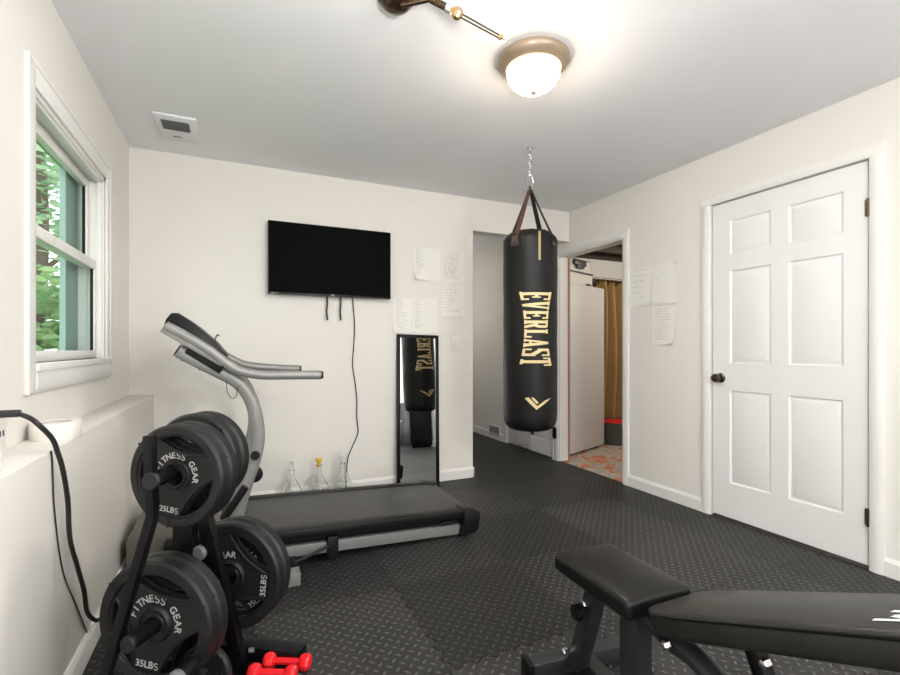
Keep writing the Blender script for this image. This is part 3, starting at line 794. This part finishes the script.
def plate_meshes(D, th, weight):
    """returns (body bmesh, text bmesh) in local space: axis +Z towards the viewer, +Y up"""
    R = D / 2
    ri, rh = R * .80, R * .30           # inside of the rim, hub boss
    body = MB()
    loops = [[(R * .96 * math.cos(2 * PI * i / 72), R * .96 * math.sin(2 * PI * i / 72)) for i in range(72)],
             [(.0258 * math.cos(2 * PI * i / 32), .0258 * math.sin(2 * PI * i / 32)) for i in range(32)]]
    lens = []
    for k in range(3):
        a0 = math.radians(82 + 120 * k); half = math.radians(43); L = []
        for i in range(15):
            q = -half + 2 * half * i / 14; L.append((ri * math.cos(a0 + q), ri * math.sin(a0 + q)))
        A, B = V((*L[-1], 0)), V((*L[0], 0))
        mid = V((math.cos(a0), math.sin(a0), 0)) * R * .47
        for i in range(1, 14):            # inner edge dips towards the hub
            s_ = i / 14; c = A * (1 - s_) ** 2 + (mid * 2 - (A + B) / 2) * 2 * s_ * (1 - s_) + B * s_ ** 2; L.append((c.x, c.y))
        loops.append(L); lens.append(L)
    body.mesh(curve_mesh(loops, th * .28))
    h = th / 2
    prof = [(ri, -h * .7), (ri + .004, -h), (R - .007, -h), (R, -h + .007), (R, h - .007), (R - .007, h), (ri + .004, h), (ri, h * .7)]
    body.lathe(prof, 72, None, closed=True)
    hub = [(.0255, -h), (rh - .008, -h), (rh, -h * .5), (rh, h * .5), (rh - .008, h), (.045, h), (.042, h * .8), (.034, h * .8), (.032, h), (.0255, h)]
    body.lathe(hub, 48, None, closed=True)
    for L in lens:
        body.tube([(x, y, h * .60) for x, y in L] + [(L[0][0], L[0][1], h * .60)], .0045, .0045, 8, caps=False)
        body.tube([(x, y, -h * .60) for x, y in L] + [(L[0][0], L[0][1], -h * .60)], .0045, .0045, 8, caps=False)
    for k in range(3):                    # little notches on the rim
        a0 = math.radians(28 + 120 * k)
        body.box((R * .9 * math.cos(a0), R * .9 * math.sin(a0), h), (R * .19, .004, .003), Matrix.Rotation(a0, 3, 'Z'))
    tx = MB(); word = 'FITNESS GEAR'; rt = rh + R * .10
    for i, ch in enumerate(word):
        if ch == ' ': continue
        a = math.radians(168 - i * 15.6)
        m = Matrix.Translation((rt * math.cos(a), rt * math.sin(a), th * .28 + .0008)) @ Matrix.Rotation(a - PI / 2, 4, 'Z')
        tx.mesh(s_mesh(R * .165) if ch == 'S' else text_mesh(ch, R * .165), m)
    t2 = MB(); zt = th * .28 + .0008
    t2.mesh(text_mesh(weight[:-1], R * .155), Matrix.Translation((-R * .13, -R * .67, zt)))
    xe = max(v.co.x for v in t2.bm.verts); t2.mesh(s_mesh(R * .15), Matrix.Translation((xe + R * .050, -R * .67, zt)))
    return body, tx, t2
PROTO = {}
def weight_plate(key, D, th, wt, c, label, group, roll=0.0, flip=False):
    d = ax if flip else -ax
    m = frame(c, d) @ Matrix.Rotation(roll, 4, 'Z')
    if key not in PROTO:
        body, tx, t2 = plate_meshes(D, th, wt)
        o = obj('weight_plate', body, M['plate'], smooth=40); x = obj('arc_lettering', tx, M['letter'], o, smooth=0, fixn=False); y = obj('weight_lettering', t2, M['letter'], o, smooth=0, fixn=False)
        PROTO[key] = (o, x, y)
    else:
        po, p1, p2 = PROTO[key]
        o = po.copy(); C.objects.link(o)
        for q in (p1, p2):
            x = q.copy(); C.objects.link(x); x.parent = o
    o.matrix_world = m
    o.location = m.translation; o.rotation_euler = m.to_euler()
    tag(o, label, 'weight plate', group)
GP = 'rubber weight plates on the rack'
S25, S35 = .046, .046
weight_plate('s', .297, .040, '25LBS', UF + ax * .0, 'smaller black weight plate on the upper peg, nearest the camera', GP, -.12)
weight_plate('s', .297, .040, '25LBS', UF + ax * .044, 'black weight plate right behind the nearest one on the upper peg', GP, -.12)
weight_plate('s', .297, .040, '25LBS', UB + ax * .018, 'front plate of the rear pair at the top of the rack', GP, .3)
weight_plate('s', .297, .040, '25LBS', UB + ax * .062, 'hindmost plate of the rear pair at the top of the rack', GP, .5)
weight_plate('b', .362, .042, '35LBS', LF, 'large black weight plate low on the rack, nearest the camera', GP, -.10)
weight_plate('b', .362, .042, '35LBS', LF + ax * .045, 'large black plate directly behind the big nearest one low on the rack', GP, -.05)
weight_plate('b', .362, .042, '35LBS', LBk, 'large black plate at the lower right of the rack, front of its pair', GP, 1.5)
weight_plate('b', .362, .042, '35LBS', LBk + ax * .045, 'large black plate at the lower right of the rack, rear of its pair', GP, .7)
weight_plate('t', .17, .024, '5LBS', V((-.085, 1.66, .088)), 'small black plate standing low under the big front plates', GP, .2)

# ------------------------------------------------------------------ dumbbells
def dumbbell(c, d, label):
    c, d = V(c), V(d).normalized()
    t = thing('dumbbell', label, 'dumbbell', (c.x, c.y, 0), 0, 'red dumbbells')
    b = MB(); b.cyl(c - d * .05, c + d * .05, .0115, n=20); obj('dumbbell_handle', b, M['red'], t)
    for s_ in (-1, 1):
        b = MB(); b.lathe([(.013, 0), (.023, .005), (.027, .014), (.027, .028), (.022, .037), (.010, .040)], 8, frame(c + d * s_ * .042, d * s_)); obj('dumbbell_head', b, M['red'], t, smooth=25)
dumbbell((.110, 1.660, .0255), (.86, -.45, 0), 'red dumbbell on the floor, nearer of the two')
dumbbell((.160, 1.700, .0255), (.86, -.45, 0), 'red dumbbell close to the black base bar, farther of the two')

# ------------------------------------------------------------------ heavy bag on its chain
BX, BY, BR = 1.717, 2.534, .170
toc = math.atan2(-BY, -BX)                 # azimuth towards the camera
def az(u):                                # small angle measured to the right as the camera sees it
    return toc + u
t = thing('hanging_chain', 'short bright chain and snap hook hanging from the ceiling above the punching bag', 'chain', (BX, BY, H))
b = MB(); b.lathe([(.004, H), (.022, H), (.022, H - .004), (.006, H - .006), (.006, H - .02)], 20, Matrix.Translation((BX, BY, 0))); obj('ceiling_hook', b, M['steel'], t)
z = H - .015
for k in range(6):
    b = MB(); L = []
    for i in range(17):
        q = 2 * PI * i / 16; px_ = .0085 * math.cos(q); pz = .018 * math.sin(q)
        L.append((BX + (px_ if k % 2 == 0 else 0), BY + (px_ if k % 2 else 0), z - .014 + pz))
    b.tube(L, .0032, n=8, caps=False); obj('chain_link', b, M['steel'], t); z -= .0275
b = MB(); L = [(BX + .017 * math.cos(2 * PI * i / 24) * (1 - .35 * math.sin(2 * PI * i / 24)), BY - .008 * math.cos(2 * PI * i / 24), z - .030 + .036 * math.sin(2 * PI * i / 24)) for i in range(25)]
b.tube(L, .0042, n=8, caps=False); obj('snap_hook', b, M['steel'], t)
APZ = 2.118
t = thing('punching_bag', 'black hanging punching bag with gold vertical lettering', 'punching bag', (BX, BY, .575))
prof = [(.004, .578), (.06, .577), (.115, .584), (.148, .602), (.163, .632), (.169, .68), (.171, .80), (.171, 1.0), (.170, 1.2), (.171, 1.45), (.172, 1.65), (.172, 1.765), (.168, 1.790), (.150, 1.815), (.128, 1.833), (.112, 1.838), (.06, 1.826), (.004, 1.822)]
b = MB()
P2 = catmull([V((r, 0, zz_)) for r, zz_ in prof], 4)
b.lathe([(max(p.x, .003), p.z) for p in P2], 72, Matrix.Translation((BX, BY, 0)))
for v in b.bm.verts:                       # puckers where the top is gathered and wrinkles at the foot
    a = math.atan2(v.co.y - BY, v.co.x - BX); r = math.hypot(v.co.x - BX, v.co.y - BY)
    k = max(0, (v.co.z - 1.76) / .08); k2 = max(0, 1 - (v.co.z - .577) / .10)
    s_ = 1 + (.022 * math.sin(a * 17) + .02 * math.sin(a * 9 + 1)) * min(1, k) * (r > .05) + .010 * math.sin(a * 13) * k2 * (r > .09) + .006 * math.sin(v.co.z * 22 + a * 2)
    v.co.x = BX + (v.co.x - BX) * s_; v.co.y = BY + (v.co.y - BY) * s_
bag = obj('bag_body', b, M['bag'], t, smooth=60)
R0 = BR + .0035
def on_bag(ang, z, r=R0):
    return V((BX + r * math.cos(ang), BY + r * math.sin(ang), z))
# gathered leather patches and straps
for k, a in enumerate((-.56, 1.01, 2.58, 4.15)):
    an = az(a); rad = V((math.cos(an), math.sin(an), 0)); tg = V((-rad.y, rad.x, 0))
    P = [on_bag(an, 1.735, .177), on_bag(an, 1.785, .175), on_bag(an, 1.822, .148), V((BX, BY, 0)) + rad * .075 + V((0, 0, 1.97)), V((BX, BY, APZ)) + rad * .008]
    Q = catmull(P, 5); Wd = [.024, .024, .024, .021, .012]
    b = MB(); n = len(Q) - 1
    def sp(u, v, Q=Q, n=n, tg=tg):
        f = u * n; i = min(int(f), n - 1); p = Q[i].lerp(Q[i + 1], f - i); wd = .025 - .012 * u
        return p + tg * (v - .5) * 2 * wd
    b.grid(sp, 20, 2); bmesh.ops.solidify(b.bm, geom=list(b.bm.faces), thickness=.004)
    s_ = obj('strap', b, M['strapbrown' if k == 0 else 'strap'], t)
    b = MB(); m = frame(on_bag(an, 1.742, .178), rad); b.box((0, 0, 0), (.056, .028, .006), None, .002); b._xf(list(b.bm.verts), m); obj('strap_end', b, M['strap'], s_)
b = MB(); b.cyl((BX, BY, APZ - .03), (BX, BY, APZ + .026), .012, .006, n=16); obj('strap_knot', b, M['strap'], t)
# letter strokes: quads in a 0..1 box, x along the reading direction, y up
def rc(x0, x1, y0, y1): return [(x0, y0), (x1, y0), (x1, y1), (x0, y1)]
GL = {
 'E': [rc(.08, .42, 0, 1), rc(0, 1, 0, .10), rc(0, 1, .90, 1), rc(.1, .72, .445, .555), rc(.80, 1, 0, .26), rc(.80, 1, .74, 1), rc(.60, .74, .36, .64)],
 'V': [[(.04, 1), (.40, 1), (.62, 0), (.36, 0)], [(.74, 1), (.96, 1), (.62, 0), (.40, 0)], rc(0, .5, .91, 1), rc(.62, 1, .91, 1)],
 'R': [rc(.08, .42, 0, 1), rc(0, .5, 0, .09), rc(0, .82, .90, 1), rc(.64, .95, .56, .95), rc(.3, .88, .45, .56), [(.42, .5), (.74, .5), (1, 0), (.68, 0)]],
 'L': [rc(.08, .42, 0, 1), rc(0, 1, 0, .10), rc(.80, 1, 0, .30), rc(0, .5, .91, 1)],
 'A': [[(.04, 0), (.26, 0), (.60, 1), (.38, 1)], [(.60, 0), (.96, 0), (.64, 1), (.40, 1)], rc(.22, .78, .22, .31), rc(0, .36, 0, .08), rc(.52, 1, 0, .08)],
 'S': [rc(.10, .95, .90, 1), rc(.76, .95, .68, .98), rc(.05, .36, .54, .96), [(.05, .62), (.36, .70), (.95, .40), (.64, .30)], rc(.64, .95, .04, .46), rc(.05, .9, 0, .10), rc(.05, .24, .02, .32)],
 'T': [rc(.33, .67, 0, 1), rc(0, 1, .89, 1), rc(0, .18, .72, 1), rc(.82, 1, .72, 1), rc(.2, .8, 0, .09)],
}
def bag_word(a_c, z_top, z_bot, name, parent):
    b = MB(); word = 'EVERLAST'; n = len(word); pitch = (z_top - z_bot) / n
    def put(s, q):
        # s along the word 0..1, q across -1..1 (baseline -> cap line); outer letters taller
        hw = (.072 + .034 * (2 * s - 1) ** 2) / BR
        return on_bag(az(a_c + q * hw), z_top + (z_bot - z_top) * s, R0 + .0012)
    for i, ch in enumerate(word):
        for quad in GL[ch]:
            p = [V((x, y, 0)) for x, y in quad]
            def fn(u, v, p=p, i=i):
                c = (p[0] * (1 - u) + p[1] * u) * (1 - v) + (p[3] * (1 - u) + p[2] * u) * v
                return put((i + .06 + c.x * .88) / n, c.y * 2 - 1)
            b.grid(fn, 3, 8)
    d_ = MB()
    return obj(name, b, M['gold'], parent, smooth=0, fixn=False)
def bag_mark(a_c, zc, parent, sc=1.0):
    b = MB()
    polys = [[(-.086, .030), (-.060, .036), (.000, -.030), (-.010, -.052)], [(.102, .030), (.050, .014), (-.004, -.026), (-.010, -.052)],
             [(-.046, .035), (-.026, .034), (.006, -.002), (-.008, -.010)]]
    for P in polys:
        p = [V((x, y, 0)) for x, y in P]
        def fn(u, v, p=p):
            c = (p[0] * (1 - u) + p[1] * u) * (1 - v) + (p[3] * (1 - u) + p[2] * u) * v
            return on_bag(az(a_c + c.x * sc / BR), zc + c.y * .85, R0 + .0012)
        b.grid(fn, 8, 4)
    return obj('emblem', b, M['gold'], parent, smooth=0, fixn=False)
bag_word(.225, 1.447, .990, 'lettering', t); bag_mark(.27, .772, t, .92)
bag_word(.55 + PI, 1.447, .990, 'lettering', t); bag_mark(.45 + PI, .772, t, .92)
b = MB(); b.grid(lambda u, v: on_bag(az(.33 + (u - .5) * .085), 1.635 + .175 * v, R0 + .002), 3, 6); bmesh.ops.solidify(b.bm, geom=list(b.bm.faces), thickness=.001); obj('gold_tag', b, M['gold'], t)
b = MB(); b.beam((BX + .02, BY, .545), (BX, BY, .582), .03, .008, up=(1, 0, 0), bev=.002); obj('bottom_loop', b, M['strap'], t)

# ------------------------------------------------------------------ weight bench
t = thing('weight_bench', 'black adjustable weight bench with inclined back pad and flat seat', 'weight bench', (1.02, 1.0, 0))
def pad(name, c, size, rot, m, bulge=.010):
    b = MB(); b.box((0, 0, 0), size, None, .014, 4)
    bmesh.ops.subdivide_edges(b.bm, edges=[e for e in b.bm.edges if e.calc_length() > .08], cuts=6, use_grid_fill=True)
    for v in b.bm.verts:
        if v.co.z > size[2] * .3:
            v.co.z += bulge * (1 - (2 * v.co.x / size[0]) ** 2) * (1 - (2 * v.co.y / size[1]) ** 4)
    b._xf(list(b.bm.verts), Matrix.Translation(c) @ rot.to_4x4())
    return obj(name, b, m, t, smooth=50)
pad('seat_pad', (1.013, 1.046, .432), (.226, .318, .052), Matrix.Rotation(math.radians(-1.5), 3, 'Z'), M['vinyl'])
inc = math.radians(24)
bp0 = V((1.025, .862, .425)); bd = V((0, -math.cos(inc), math.sin(inc))); bn = V((0, math.sin(inc), math.cos(inc)))
Rb = Matrix((V((-1, 0, 0)), bd, bn)).transposed()      # local x, y along the pad, z out of it
b = MB()
W0, W1, Lp, Tp = .085, .128, .80, .060
outl = [(-W0, .0), (W0, .0), (W0 + .028, .035), (W1, .12), (W1, Lp), (-W1, Lp), (-W1, .12), (-W0 - .028, .035)]
mbk = Rb.to_4x4(); mbk.translation = bp0 - bn * .032
b.prism(outl, mbk, Tp, .013)
bkp = obj('back_pad', b, M['vinyl_worn'], t, smooth=50)
b = MB()
for s_ in (-1, 1):
    L = [(x * .985, y) for x, y in ((W0, .004), (W0 + .028, .037), (W1, .12), (W1, Lp - .01))]
    b.tube([mbk @ V((s_ * x, y, Tp - .012)) for x, y in L], .0035, n=8)
obj('pad_piping', b, M['black'], bkp)
b = MB()
mk = Rb.to_4x4(); mk.translation = bp0 + bd * .535 + bn * (.0295) + V((-.048, 0, 0))
for x0, y0, x1, y1 in ((-.03, -.03, -.022, .03), (-.022, .03, .0, -.015), (.0, -.015, .022, .03), (.022, .03, .03, -.03)):
    d_ = V((x1 - x0, y1 - y0, 0)); nrm = V((-d_.y, d_.x, 0)).normalized() * .0065
    b.bm.faces.new([b.bm.verts.new(mk @ V((p[0], p[1], 0))) for p in ((x0 - nrm.x, y0 - nrm.y), (x1 - nrm.x, y1 - nrm.y), (x1 + nrm.x, y1 + nrm.y), (x0 + nrm.x, y0 + nrm.y))])
obj('lettering', b, M['white_mark'], bkp, smooth=0, fixn=False)
FG = M['frame_grey']
b = MB(); b.beam((1.02, .985, .0), (1.02, .985, .40), .062, .062, up=(0, 1, 0), bev=.004); obj('post', b, FG, t)
b = MB(); b.beam((1.02, 1.125, .405), (1.025, 1.235, .06), .056, .045, up=(0, 1, 0), bev=.004); obj('front_leg', b, FG, t)
b = MB(); b.beam((1.02, 1.19, .395), (1.02, .93, .395), .05, .03, bev=.003); obj('seat_support', b, FG, t)
b = MB(); b.beam((.885, 1.315, .034), (1.30, 1.265, .034), .056, .052, bev=.004); cb = obj('front_foot', b, FG, t)
for p, q in (((.872, 1.3167, .034), (.892, 1.3142, .034)), ((1.292, 1.266, .034), (1.312, 1.2635, .034))):
    b = MB(); b.beam(p, q, .066, .064, bev=.003); obj('foot_cap', b, M['black'], cb)
b = MB(); b.beam((1.08, 1.27, .034), (1.02, .30, .034), .056, .05, bev=.004); obj('base_beam', b, FG, t)
b = MB(); b.tube([(1.02, .955, .385), (1.02, .87, .352), (1.02, .79, .345), (1.02, .70, .30), (1.02, .62, .20), (1.02, .56, .06)], .026, .03, 16, up=(1, 0, 0), smooth=5); obj('curved_brace', b, FG, t)
b = MB(); b.beam(bp0 + bd * .03 - bn * .045, bp0 + bd * .70 - bn * .045, .05, .03, up=bn, bev=.003); obj('back_support', b, FG, t)
b = MB(); b.beam((1.02, .655, .46), (1.02, .50, .09), .035, .03, up=(0, 1, 0), bev=.003); obj('back_prop', b, M['black'], t)
for x in (.985, 1.055):
    b = MB(); b.beam((x, .900, .425), (x, .845, .375), .008, .06, bev=.002); obj('hinge_bracket', b, M['black'], t)
b = MB(); b.lathe([(.010, 0), (.024, .006), (.026, .014), (.024, .030), (.012, .034)], 8, frame((.978, 1.158, .285), (-1, .1, 0))); b.cyl((.995, 1.158, .285), (.975, 1.158, .285), .008, n=12); obj('adjust_knob', b, M['black'], t, smooth=20)
for p in ((.975, .880, .405), (.972, .845, .360), (.985, 1.255, .10), (1.0, .62, .445), (.99, 1.163, .30), (1.05, 1.236, .048)):
    b = MB(); b.lathe([(.003, -.01), (.011, -.01), (.011, .004), (.008, .008), (.003, .009)], 6, frame(p, (-1, 0, 0))); obj('bolt', b, M['steel'], t, smooth=10)

# ------------------------------------------------------------------ cabinet that only the mirror shows
t = thing('storage_cabinet', 'black low cabinet by the right wall, seen only reflected in the leaning mirror', 'cabinet', (2.67, -.38, 0))
b = MB(); b.bb((2.50, -.76, .03), (2.845, .0, .72), .006); obj('cabinet_body', b, M['black'], t)
for y0, y1, yk in ((-.752, -.384, -.41), (-.376, -.008, -.35)):
    b = MB(); b.bb((2.484, y0, .05), (2.500, y1, .70), .004); dr = obj('cabinet_door', b, M['tread_black'], t)
    b = MB(); b.cyl((2.484, yk, .42), (2.465, yk, .42), .012, n=16); obj('door_knob', b, M['steel'], dr)
b = MB(); b.bb((2.52, -.74, 0), (2.83, -.02, .03)); obj('plinth', b, M['black'], t)

# ------------------------------------------------------------------ on the ledge
t = thing('tape_roll', 'wide white tape roll lying flat on the ledge edge', 'tape', (-.545, 1.975, LZ))
b = MB(); b.lathe([(.067, LZ), (.068, LZ + .002), (.068, LZ + .053), (.067, LZ + .055), (.046, LZ + .055), (.044, LZ + .053), (.044, LZ + .003), (.046, LZ)], 56, Matrix.Translation((-.543, 1.955, 0)), closed=True); obj('tape_body', b, M['wall'], t)
b = MB(); b.lathe([(.0435, LZ + .001), (.0435, LZ + .054), (.040, LZ + .054), (.040, LZ + .001)], 48, Matrix.Translation((-.543, 1.955, 0)), closed=True); obj('tape_core', b, M['hall'], t)
b = MB(); b.bb((-.62, 1.36, LZ), (-.515, 1.492, LZ + .048), .004); o = obj('white_box', b, M['plastic_white'], None, (-.565, 1.43, LZ)); tag(o, 'small white box on the ledge, cut by the left edge of the photo', 'box')
t = thing('power_cable', 'thick black power cable arching off the ledge and down to the weight rack', 'cable', (-.58, 1.70, LZ))
b = MB(); b.tube([(-.560, 1.705, .917), (-.520, 1.665, .907), (-.497, 1.66, .885), (-.478, 1.690, .842), (-.470, 1.705, .800), (-.462, 1.72, .745), (-.464, 1.772, .64), (-.462, 1.785, .52), (-.462, 1.86, .40), (-.462, 1.93, .293), (-.464, 1.975, .20), (-.460, 2.06, .125), (-.45, 2.10, .11)], .0068, n=10, smooth=10); obj('cable', b, M['cord'], t)
b = MB(); b.beam((-.622, 1.700, .918), (-.552, 1.706, .917), .026, .020, bev=.006); obj('plug', b, M['cord'], t)
b = MB(); b.tube([(-.4835, 1.70, LZ + .003), (-.4835, 1.71, .77), (-.4835, 1.73, .62), (-.4835, 1.80, .42), (-.4835, 1.93, .25), (-.4835, 2.08, .06)], .0022, n=6, smooth=8)
o = obj('thin_wire', b, M['frame_grey'], None, (-.4835, 1.63, LZ)); tag(o, 'thin grey wire running down the ledge wall beside the thick cable', 'wire')

# ------------------------------------------------------------------ utility room contents
fa = math.atan2(.28, .745)
t = thing('refrigerator', 'plain off white side of a tall refrigerator behind the open doorway', 'refrigerator', (3.075, 3.83, 0), fa)
Mf = ROOTM[t.name]
def lb(b, lo, hi, bev=.006):
    n0 = len(b.bm.verts); b.bb(lo, hi, bev); b.bm.verts.ensure_lookup_table(); b._xf(b.bm.verts[n0:], Mf)
b = MB(); lb(b, (0, 0, .02), (.74, .66, 1.77), .012); obj('cabinet', b, M['fridge'], t)
b = MB(); lb(b, (-.055, .005, .06), (-.004, .655, 1.17), .01); obj('lower_door', b, M['fridge'], t)
b = MB(); lb(b, (-.055, .005, 1.185), (-.004, .655, 1.765), .01); obj('upper_door', b, M['fridge'], t)
for x in (.05, .62):
    b = MB(); lb(b, (x, .04, -.004), (x + .05, .10, .025), .003); obj('foot', b, M['black'], t)
def fridge_box(lo, hi, lid, label):
    c = Mf @ V(((lo[0] + hi[0]) / 2, (lo[1] + hi[1]) / 2, lo[2]))
    t = thing('storage_box', label, 'box', tuple(c), fa, 'boxes on the refrigerator')
    b = MB(); lb(b, lo, (hi[0], hi[1], hi[2] - lid), .003); obj('box_body', b, M['boxw'], t)
    b = MB(); lb(b, (lo[0] - .004, lo[1] - .006, hi[2] - lid), (hi[0] + .004, hi[1] + .004, hi[2]), .003); obj('box_lid', b, M['boxk'], t)
fridge_box((.02, .02, 1.77), (.50, .34, 1.905), .018, 'pale box with black lid standing directly on the refrigerator')
fridge_box((.02, .03, 1.905), (.46, .33, 2.035), .006, 'pale box on top of the stack on the refrigerator')
b = MB(); lb(b, (.10, -.002, 1.965), (.34, .028, 2.02), .008); lb(b, (.15, -.006, 1.935), (.29, .02, 1.97), .006); o = obj('black_bag', b, M['boxk'], None, Mf @ V((.14, .01, 1.945))); tag(o, 'small black pouch hooked on the top box in the doorway', 'pouch')
b = MB(); lb(b, (.36, .0, 1.77), (.44, .018, 1.79), .003); o = obj('black_clip', b, M['boxk'], None, Mf @ V((.22, .01, 1.77))); tag(o, 'small black clip on the refrigerator top edge', 'clip')
# curtain on a rail
t = thing('curtain', 'golden tan curtain hanging from a rail beyond the open doorway', 'curtain', (4.0, 4.25, 0))
b = MB()
def cur(u, v):
    x = 4.05 + .95 * u; zt = 1.93; zb = .22
    amp = .05 + .015 * math.sin(v * 3)
    y = 4.54 + amp * math.sin(u * 2 * PI * 6.5) + .02 * math.sin(v * 5 + u * 9)
    return V((x + .12 * (1 - v) * (u - .3) * .5, y, zb + (zt - zb) * v))
b.grid(cur, 120, 14); bmesh.ops.solidify(b.bm, geom=list(b.bm.faces), thickness=.003); obj('curtain_cloth', b, M['curtain'], t, smooth=80)
for k in range(13):
    x = 4.07 + k * .075
    b = MB(); L = [(x, 4.54 + .026 * math.cos(2 * PI * i / 14), 1.915 + .026 * math.sin(2 * PI * i / 14)) for i in range(15)]; b.tube(L, .006, n=6, caps=False); obj('grommet', b, M['black'], t)
b = MB(); b.cyl((3.85, 4.42, 1.945), (UX, 4.42, 1.935), .012, n=14); o = obj('curtain_rail', b, M['steel'], None, (4.3, 4.54, 1.945)); tag(o, 'straight metal rail carrying the golden curtain', 'rail')
t = thing('storage_tub', 'dark grey plastic tub on the floor under the golden curtain', 'tub', (4.05, 4.28, 0))
b = MB(); b.lathe([(.004, 0), (.205, 0), (.215, .01), (.232, .232), (.246, .237), (.246, .254), (.226, .254), (.205, .02), (.004, .014)], 40, Matrix.Translation((4.07, 4.22, -.004))); obj('tub_body', b, M['tub'], t)
b = MB()
def hump(u, v):
    a = u * 2 * PI; r = .21 * v; return V((4.07 + r * math.cos(a), 4.22 + r * math.sin(a), .240 + .040 * (1 - v * v) * .5 * (1 + .4 * math.sin(a * 3 + v * 4))))
b.grid(hump, 30, 8); o = obj('red_cloth', b, M['red'], None, (4.07, 4.22, .28)); tag(o, 'red cloth heaped in the dark grey tub', 'cloth')

# ------------------------------------------------------------------ outside the window
struct('ground_outside', MB().bb((-16, -4, .0), (XL - .23, 24, .15)), M['grass'])
def tree(name, label, loc, h0, h1, rx, ry, n, leaf, m, trunk):
    t = thing(name, label, 'tree' if trunk else 'bush', loc, 0, 'greenery outside the window')
    rnd = random.Random(int(loc[0] * 100) + int(loc[1] * 10))
    b = MB(); cz, hz = (h0 + h1) / 2, (h1 - h0) / 2
    for i in range(n):
        while True:
            p = V((rnd.uniform(-1, 1), rnd.uniform(-1, 1), rnd.uniform(-1, 1)))
            if .25 < p.length < 1: break
        c = V((loc[0] + p.x * rx, loc[1] + p.y * ry, cz + p.z * hz)); s_ = leaf * rnd.uniform(.6, 1.3)
        R = Matrix.Rotation(rnd.uniform(0, 6.3), 3, 'Z') @ Matrix.Rotation(rnd.uniform(-1.2, 1.2), 3, 'X')
        b.bm.faces.new([b.bm.verts.new(c + R @ V(q)) for q in ((-s_, 0, 0), (-s_ * .3, s_ * .45, .1 * s_), (s_ * .5, s_ * .4, .1 * s_), (s_, 0, 0), (s_ * .4, -s_ * .42, .1 * s_), (-s_ * .4, -s_ * .4, .1 * s_))])
    obj('foliage', b, m, t, smooth=0, fixn=False)
    b = MB()
    if trunk: b.tube([(loc[0], loc[1], .1), (loc[0] + .1, loc[1], (h0 + h1) * .35), (loc[0], loc[1] + .1, h1 * .8)], .13, n=10, smooth=5)
    for k in range(6):
        a = k * 1.05; z0 = h0 + (h1 - h0) * (.1 + .1 * k)
        b.tube([(loc[0], loc[1], max(.15, z0 - .5)), (loc[0] + rx * .5 * math.cos(a), loc[1] + ry * .5 * math.sin(a), z0 + .2)], .035, n=6)
    obj('trunk', b, M['bark'], t)
tree('leafy_tree', 'tall leafy tree seen through the upper window pane', (-2.7, 8.6, .15), 2.2, 5.6, 1.3, 1.6, 2600, .085, M['leaf_a'], True)
tree('broadleaf_tree', 'leafy tree farther back, left behind the taller one outside', (-5.4, 11.6, .15), 2.4, 6.2, 1.5, 1.5, 2200, .10, M['leaf_b'], True)
tree('garden_bush', 'low green bush filling the lower window pane', (-2.0, 6.3, .15), .1, 2.0, 1.1, 1.2, 4200, .075, M['leaf_b'], False)
tree('hedge_bush', 'wide green bush behind the lower window bush', (-4.6, 8.6, .15), .1, 2.2, 1.1, 1.4, 4200, .09, M['leaf_a'], False)

# ------------------------------------------------------------------ light
w = bpy.data.worlds.new('World'); bpy.context.scene.world = w; w.use_nodes = True
bg = w.node_tree.nodes['Background']; bg.inputs[0].default_value = (.97, .985, 1, 1); bg.inputs[1].default_value = 1.9
def point(name, loc, e, col, r):
    l = bpy.data.lights.new(name, 'POINT'); l.energy = e; l.color = col; l.shadow_soft_size = r
    o = bpy.data.objects.new(name, l); C.objects.link(o); o.location = loc
    return o
point('overhead_fill', (.52, .85, 1.95), 20, (1, .975, .94), .08)  # added for brightness, no fixture; placed to match the treadmill console's shadow
point('rear_fill', (1.3, -1.2, 1.6), 62, (1, .98, .95), .15)  # added behind the camera to brighten the room; no lamp is built there
point('hall_fill', (2.0, 5.5, 1.7), 4, (1, .95, .88), .12)  # added out of sight to lighten the hall wall; no fixture
point('utility_fill', (4.5, 3.1, 2.1), 26, (1, .92, .80), .05)  # added without a fixture, in place of the room's unseen lamp

# ------------------------------------------------------------------ camera
cam = bpy.data.cameras.new('Camera'); co = bpy.data.objects.new('Camera', cam); C.objects.link(co)
co.location = (0, 0, 1.1); co.rotation_euler = (math.radians(90), 0, math.radians(-24.45))
cam.sensor_width = 36; cam.lens = 470 / 900 * 36; cam.shift_y = (348.3 - 337.5) / 900; cam.clip_start = .02
sc = bpy.context.scene; sc.camera = co
vs = sc.view_settings; sc.display_settings.display_device = 'sRGB'
vs.view_transform = 'Standard'; vs.look = 'None'; vs.gamma = 1; vs.exposure = 0.77; vs.use_curve_mapping = False
